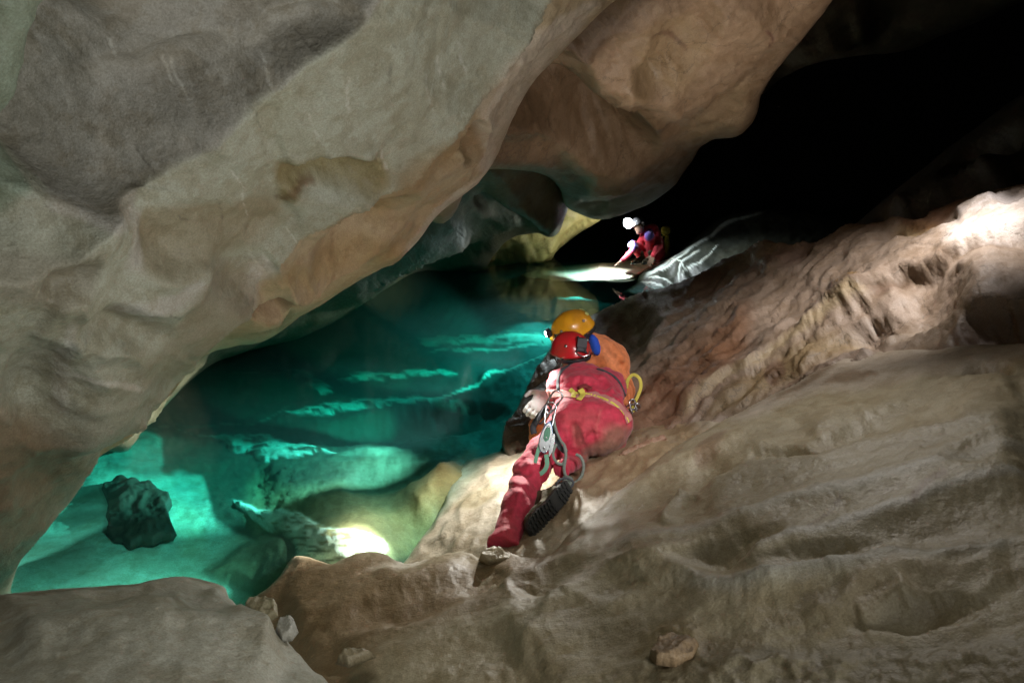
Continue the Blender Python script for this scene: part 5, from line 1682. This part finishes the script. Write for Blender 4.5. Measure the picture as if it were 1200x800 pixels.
# ------------------------------------------------------------------ gear hanging at his left hip
def carabiner(label, top, bottom, w, mat, r=.0055, twist=0.0):
    top, bottom = np.array(top), np.array(bottom)
    d = bottom - top
    ln = np.linalg.norm(d); d = d / ln
    u = -FV - (-FV @ d) * d; u /= np.linalg.norm(u)
    s = np.cross(d, u)
    s = s * math.cos(twist) + u * math.sin(twist)
    q = [top + s * w * .1, top + s * w * .55 + d * ln * .08, top + s * w * .6 + d * ln * .35, top + s * w * .42 + d * ln * .85, bottom + s * w * .1, bottom - s * w * .3, top - s * w * .42 + d * ln * .8]
    q += [top - s * w * .42 + d * ln * .72]
    body = tube("carabiner", q + [top - s * w * .42 + d * ln * .74][:0], r, mat, top, None, 8, smooth_n=5)
    head = [top - s * w * .42 + d * ln * .22, top - s * w * .40 + d * ln * .1, top - s * w * .1 - d * .001, top + s * w * .1]
    tube("nose", head, r, mat, top, body, 8, smooth_n=5)
    tube("gate", [top - s * w * .42 + d * ln * .74, top - s * w * .42 + d * ln * .5, top - s * w * .42 + d * ln * .22], r * .8, mat, top, body, 8)
    tube("gate_sleeve", [top - s * w * .42 + d * ln * .6, top - s * w * .42 + d * ln * .5, top - s * w * .42 + d * ln * .4], r * 1.35, mat, top, body, 10)
    return tag(body, label, "carabiner", group="carabiners on the red caver's harness")


gz = 3.60
carabiner("open silver carabiner clipped to the red caver's belt, topmost of the bundle", P_(657, 460, 3.72), P_(641, 482, 3.66), .055, M_STEEL, .006)
carabiner("dark steel carabiner hanging left of the blue descender", P_(645, 476, 3.66), P_(631, 494, 3.62), .05, simple_material("dark_steel", (.16, .16, .17), .35, metal=1.), .006, .5)
carabiner("long silver carabiner holding the blue descender", P_(648, 472, 3.66), P_(642, 500, 3.62), .055, M_STEEL, .006, .3)
ds = P_(640, 512, 3.60)


def plate(c, ax, outline, t):
    V = [c + ax[0] * x + ax[1] * y + ax[2] * z for z in (-t, t) for x, y in outline]
    n = len(outline)
    return np.array(V), [[i, (i + 1) % n, n + (i + 1) % n, n + i] for i in range(n)] + [list(range(n))[::-1], list(range(n, 2 * n))]


dax = [RV * .97 - UV * .2, UV * .97 + RV * .2, -FV]
dax = [a / np.linalg.norm(a) for a in dax]
dax[0] = dax[0] - (dax[0] @ dax[1]) * dax[1]
lobe = lambda w, h, k=0.0: [(w * math.cos(a) * (1 + k * math.sin(a)), h * math.sin(a)) for a in np.linspace(0, 2 * math.pi, 20, endpoint=False)]
desc = add("descender", plate(ds, dax, lobe(.034, .085, -.25), .003), M_BLUE, ds, None)
tag(desc, "blue and silver rope descender hanging from the red caver's hip", "descender")
add("side_plate", plate(ds - FV * .022, dax, lobe(.031, .078, -.25), .0025), M_STEEL, ds, desc)
for k, (dy, r_) in enumerate(((.035, .021), (-.03, .024))):
    q = ds + dax[1] * dy
    V, Fq = sweep(np.array([q - FV * .0 + FV * .001, q - FV * .006, q - FV * .014, q - FV * .021]), [r_, r_ * .8, r_ * .8, r_], 16, up=UV)
    add("bobbin", (V, Fq), M_GREENM if k == 0 else M_STEEL, ds, desc, True)
add("handle", plate(ds - dax[1] * .03 + dax[0] * .035 - FV * .026, dax, lobe(.011, .06), .004), M_STEEL, ds, desc)
add("handle_grip", plate(ds + dax[1] * .02 - FV * .027, dax, lobe(.016, .04), .003), M_GREENM, ds, desc)
for dy in (.06, .0, -.055, -.07):
    q = ds + dax[1] * dy + dax[0] * (.012 if dy < -.06 else 0)
    V, Fq = sweep(np.array([q - FV * .02, q - FV * .03, q - FV * .031]), [.006, .006, .004], 10, up=UV)
    add("bolt", (V, Fq), M_STEEL, ds, desc, True)


def cord(label, pts, r, mat, name="cord", cat="cord", group=None, flat=None, knot=None):
    b_ = np.array(pts[0], float)
    o = tube(name, pts, r, mat, b_, None, 8, smooth_n=8, flat=flat)
    if knot is not None:
        k = []
        for i in range(26):
            a = i / 26 * 2 * math.pi
            k.append(knot + .013 * (2 + math.cos(3 * a)) * .6 * (RV * math.cos(2 * a) + UV * math.sin(2 * a)) + FV * .011 * math.sin(3 * a))
        tube("knot", k, r * 1.1, mat, b_, o, 8, closed=True, smooth_n=3)
    return tag(o, label, cat, group=group)


cord("grey-green rope lanyard with a knot looping below the red caver's hip", [P_(648, 486, 3.66), P_(651, 502, 3.64), P_(657, 516, 3.62), P_(662, 523, 3.61), P_(663, 535, 3.60), P_(661, 548, 3.59), P_(664, 560, 3.58), P_(672, 566, 3.58),
     P_(681, 558, 3.59), P_(684, 546, 3.60), P_(681, 536, 3.61), P_(675, 532, 3.62)], .0085, M_ROPE, "rope_lanyard", "rope", knot=P_(665, 563, 3.57))
cord("short rope tail hanging from the knot above the boot", [P_(667, 566, 3.56), P_(673, 572, 3.55), P_(677, 578, 3.55), P_(679, 583, 3.55)], .0075, M_ROPE, "rope_tail", "rope")
cord("small rope bight curled beside the blue descender", [P_(652, 520, 3.62), P_(648, 530, 3.61), P_(651, 540, 3.60), P_(658, 544, 3.60), P_(662, 540, 3.60)], .008, M_ROPE, "rope_loop", "rope")
cord("thick dark webbing sling behind the blue descender", [P_(646, 492, 3.68), P_(650, 508, 3.67), P_(655, 522, 3.66), P_(664, 530, 3.66)], .01, M_GREYW, "sling", "sling", flat=(.028, .008))
cord("long pale green tape hanging down beside the red leg", [P_(633, 520, 3.60), P_(628, 538, 3.58), P_(626, 556, 3.56), P_(627, 572, 3.54), P_(625, 586, 3.54)], .01, M_GREENW, "tape_sling", "sling", flat=(.020, .004))
cord("short pale green tape below the blue descender", [P_(640, 532, 3.58), P_(641, 545, 3.57), P_(636, 553, 3.57), P_(630, 556, 3.57)], .01, M_GREENW, "tape_sling", "sling", flat=(.024, .004))
cord("black gear pouch strap hanging left of the carabiners", [P_(641, 478, 3.7), P_(632, 488, 3.68), P_(625, 500, 3.68), P_(626, 508, 3.68)], .013, M_BLK, "gear_strap", "strap", flat=(.035, .014))

# ------------------------------------------------------------------ the caver in orange
base2 = P_(712, 492, 4.8)
o_main = union([ell(P_(708, 428, 4.88), (.175, .19, .17)), ell(P_(712, 462, 4.80), (.165, .18, .17)), seg(P_(690, 412, 4.85), .08, P_(722, 418, 4.9), .09), ell(P_(700, 405, 4.85), (.10, .08, .10)),
                seg(P_(690, 402, 4.8), .07, P_(680, 396, 4.8), .06),
                seg(P_(712, 480, 4.8), .13, P_(662, 482, 5.0), .09), seg(P_(662, 482, 5.0), .085, P_(631, 498, 4.80), .065), seg(P_(631, 498, 4.80), .06, P_(628, 512, 4.78), .055)], .07)
o_arm = union([seg(P_(690, 418, 4.8), .075, P_(660, 445, 4.72), .055), seg(P_(660, 445, 4.72), .055, P_(640, 462, 4.62), .042),
               seg(P_(724, 425, 4.88), .075, P_(735, 458, 4.75), .058), seg(P_(735, 458, 4.75), .055, P_(733, 482, 4.62), .045)], .05)
suit2_raw = lambda p: smin(o_main(p), o_arm(p), .05)
FOLDS2 = [ridge(a, k, 3.0, 5.0, ends=.25, smooth=1.0) for a, k in (
    ([(698, 392), (712, 402), (722, 420), (728, 440)], .012), ([(702, 412), (712, 424), (716, 444)], .018), ([(706, 404), (720, 418), (734, 436)], -.014), ([(712, 426), (726, 440), (734, 456)], .016),
    ([(718, 402), (730, 420), (736, 436)], .014), ([(722, 448), (732, 456), (738, 468)], -.014), ([(720, 458), (730, 466), (736, 478)], .014), ([(700, 422), (704, 434), (708, 448)], -.012))]


def suit2(p):
    d = suit2_raw(p) + .018 * fbm(p * np.array([6, 6, 9]), 3, 28, ridged=True)
    X, Y, Z = px_of(p)
    near = np.abs(d) < .08
    if near.any():
        w = 0
        for g_ in FOLDS2:
            w = w - g_(X[near], Y[near])
        d = d.copy()
        d[near] += w
    return d


head2 = head_parts(P_(668, 394, 4.78), UV * .9 - FV * .1 - RV * .1, -RV * .9 + FV * .3 - UV * .35)
hand2 = hand_parts(P_(642, 459, 4.56), -RV * .6 - UV * .75, UV * .3 - FV, curl=.75, thumb_side=1, s=1.45)
hand2b = hand_parts(P_(733, 482, 4.62), -UV * .6 + FV * .5 + RV * .2, -FV, curl=.7, thumb_side=-1)


def body2(p):
    return smin(smin(smin(suit2(p), head2(p), .03), hand2(p), .01), hand2b(p), .01)


def mat2(c):
    s = suit2(c)
    return np.where(head2(c) < s, 1, np.where((hand2(c) < s) | (hand2b(c) < s), 2, 0))


lo, hi = bounds([P_(615, 455, 4.6), P_(745, 500, 4.6), P_(745, 385, 5.1), P_(650, 370, 4.8), P_(625, 520, 5.05)], .06)
cols2 = [cpatch([(700, 395), (715, 405), (725, 430), (712, 425)], (.70, .26, .11), .6, 6), cpatch([(690, 430), (700, 410), (705, 440)], (.5, .16, .06), .5, 6)]
person2 = sdf_object("person", body2, lo, hi, .0105, [M_SUIT, M_SKIN, M_GLOVE], base2, None, lambda V: blend_cols(V, ORANGE, cols2, seed=5), mat2)
tag(person2, "caver in a faded orange suit and yellow helmet, partly hidden behind the red one", "person")
hel2, HP2, (hu2, hf2, hr2) = helmet(base2, P_(671, 385, 4.75), UV * .82 - RV * .36 - FV * .42, -RV * .85 - UV * .45 + FV * .1, .130, M_YELH, (M_BLK, simple_material("grey_rivet", (.25, .22, .2), .5)), person2)
# strap across the top right of the yellow helmet, and its headlamp
q = [HP2(a, t, 1.03) for a, t in ((math.pi * .80, .50), (math.pi * .9, .56), (math.pi * 1.0, .6), (math.pi * 1.1, .56))]
V, Fq = sweep(spline(q, False, 4), .01, 8, False, (.03, .006), np.array(spline(q, False, 4)) - P_(671, 385, 4.75))
mesh_object("lamp_band", V - base2, Fq, simple_material("pale_yellow_band", (.62, .68, .25), .5), hel2)
lq = HP2(.0, .78, 1.12)
lb = add("headlamp", box_mesh(lq, [hr2, hu2, hf2], (.034, .024, .02), .4), M_BLK, base2, hel2)
V, Fq = sweep(np.array([lq + hf2 * .018, lq + hf2 * .024, lq + hf2 * .026]), [.019, .019, .012], 16, up=hu2)
add("headlamp_bulb", (V, Fq), M_LAMPON, base2, lb, True)
hd = lambda p: ell(P_(697, 404, 4.70), (.040, .085, .06), [RV + UV * .3, UV - RV * .25, FV])(p) + .008 * fbm(p * 12, 3, 3, ridged=True)
lo, hi = bounds([P_(697, 404, 4.70)], .15)
sdf_object("hood", hd, lo, hi, .010, [M_HOOD], base2, person2)
cord("yellow tape sling arching over the orange caver's hip", [P_(734, 455, 4.55), P_(736, 445, 4.53), P_(742, 439, 4.52), P_(749, 443, 4.5), P_(751, 453, 4.5), P_(747, 465, 4.5), P_(742, 475, 4.5), P_(742, 485, 4.5), P_(740, 491, 4.52), P_(736, 493, 4.54)],
     .01, M_YELW, "tape_sling", "sling", flat=(.022, .005))
cord("short orange strap end below the yellow sling loop", [P_(737, 450, 4.56), P_(740, 458, 4.55), P_(740, 468, 4.55)], .01, simple_material("orange_webbing", (.55, .16, .05), .7), "strap_end", "strap", flat=(.02, .005))
carabiner("silver carabiner on the yellow sling at the orange caver's hip", P_(750, 476, 4.48), P_(733, 478, 4.5), .045, M_STEEL, .0075, .6)["group"] = "carabiners on the orange caver's harness"
carabiner("smaller silver carabiner crossed over the one on the yellow sling", P_(741, 468, 4.47), P_(744, 486, 4.46), .04, M_STEEL, .0065, .4)["group"] = "carabiners on the orange caver's harness"

# ------------------------------------------------------------------ the far caver crouching at the water
Z3 = 12.5
base3 = P_(764, 306, Z3)
f3 = union([seg(P_(770, 299, 12.8), .16, P_(767, 284, 12.75), .16), seg(P_(767, 284, 12.75), .17, P_(763, 273, 12.65), .13), ell(P_(764, 270, 12.65), (.14, .13, .13)), seg(P_(760, 268, 12.6), .07, P_(753, 267, 12.5), .06),
            seg(P_(766, 299, 12.7), .13, P_(742, 288, 12.3), .095), seg(P_(742, 288, 12.3), .09, P_(753, 303, 12.35), .07),
            seg(P_(768, 299, 12.7), .13, P_(761, 277, 12.3), .095), seg(P_(761, 277, 12.3), .09, P_(763, 302, 12.35), .07)], .05)
a3 = union([seg(P_(757, 272, 12.5), .085, P_(748, 289, 12.4), .07), seg(P_(744, 291, 12.2), .065, P_(730, 305, 12.1), .055), seg(P_(748, 289, 12.4), .07, P_(744, 291, 12.2), .065),
            seg(P_(769, 273, 12.6), .09, P_(772, 288, 12.3), .075), seg(P_(772, 288, 12.3), .07, P_(765, 299, 12.1), .05)], .03)
s3 = lambda p: np.minimum(f3(p), a3(p)) + .014 * fbm(p * 6, 3, 38, ridged=True)
head3 = head_parts(P_(749, 267, 12.4), UV * .9 - RV * .35, -RV * .8 - FV * .5 - UV * .35)
h3a = hand_parts(P_(730, 305, 12.1), -RV * .8 - UV * .5, UV, s=1.25, curl=.3)
h3b = hand_parts(P_(765, 299, 12.1), -UV * .9 - RV * .3, -FV, s=1.35, curl=.4)
body3 = lambda p: smin(smin(smin(s3(p), head3(p), .02), h3a(p), .01), h3b(p), .01)
mat3 = lambda c: ((head3(c) < s3(c)) | (h3a(c) < s3(c)) | (h3b(c) < s3(c))).astype(int)
PURP = (0.17, 0.12, 0.50)
cols3 = [cell(741, 286, 9, 7, 30, PURP, 1.0), cell(761, 276, 7, 8, 0, PURP, 1.0), cell(748, 291, 6, 3, 30, (.12, .04, .06), .5)]
lo, hi = bounds([P_(720, 312, 12.0), P_(782, 305, 12.8), P_(782, 255, 12.9), P_(740, 255, 12.3)], .12)
person3 = sdf_object("person", body3, lo, hi, .022, [M_SUIT, M_SKIN], base3, None, lambda V: blend_cols(V, (0.72, 0.03, 0.06), cols3, seed=7), mat3)
tag(person3, "distant caver in red with purple knee patches crouching at the water's edge", "person")
hel3, HP3, (hu3, hf3, hr3) = helmet(base3, P_(747, 263, 12.4), UV * .85 - RV * .4, -RV * .7 - FV * .6 - UV * .35, .135, simple_material("dark_grey_helmet_shell", (.12, .12, .13), .4), (M_BLK, M_STEEL), person3)
lq3 = HP3(.0, .6, 1.14)
lb = add("headlamp", box_mesh(lq3, [hr3, hu3, hf3], (.045, .035, .025), .4), M_BLK, base3, hel3)
V, Fq = sweep(np.array([lq3 + hf3 * .024 + k * hf3 for k in (0, .02, .05, .075, .09)]), [.05, .085, .095, .075, .03], 18, up=hu3)
M_FAR = M_LAMPON.copy(); M_FAR.name = "lit_far_lamp"
M_FAR.node_tree.nodes["Principled BSDF"].inputs["Emission Strength"].default_value = 60
add("headlamp_bulb", (V, Fq), M_FAR, base3, lb, True)
for q in ((P_(756, 306, 12.35), P_(741, 309, 12.2)), (P_(766, 305, 12.35), P_(754, 309, 12.1))):
    boot(base3, q[0], q[1], -UV, person3, (M_BOOT, M_RUB))
bb = P_(780, 298, 12.9)
V, Fq = sweep(np.array([bb - UV * .05, bb, bb + UV * .30, bb + UV * .34, bb + UV * .36]) + RV * 0, [.095, .10, .098, .085, .05], 20, up=FV)
bag = add("tackle_bag", (V, Fq), M_BAG, bb, None, True)
tag(bag, "yellow cylindrical tackle bag standing behind the distant crouching caver", "bag")
V, Fq = sweep(np.array([bb + UV * k for k in (.37, .40, .50, .53)]), [.05, .085, .088, .05], 20, up=FV)
add("bag_collar", (V, Fq), M_BAG, bb, bag, True)
for s_ in (-1, 1):
    tube("bag_strap", [bb + RV * .05 * s_ - FV * .1 + UV * .33, bb + RV * .07 * s_ - FV * .125 + UV * .17, bb + RV * .05 * s_ - FV * .1 + UV * .02], .01, M_BLK, bb, bag, 6, flat=(.03, .006))
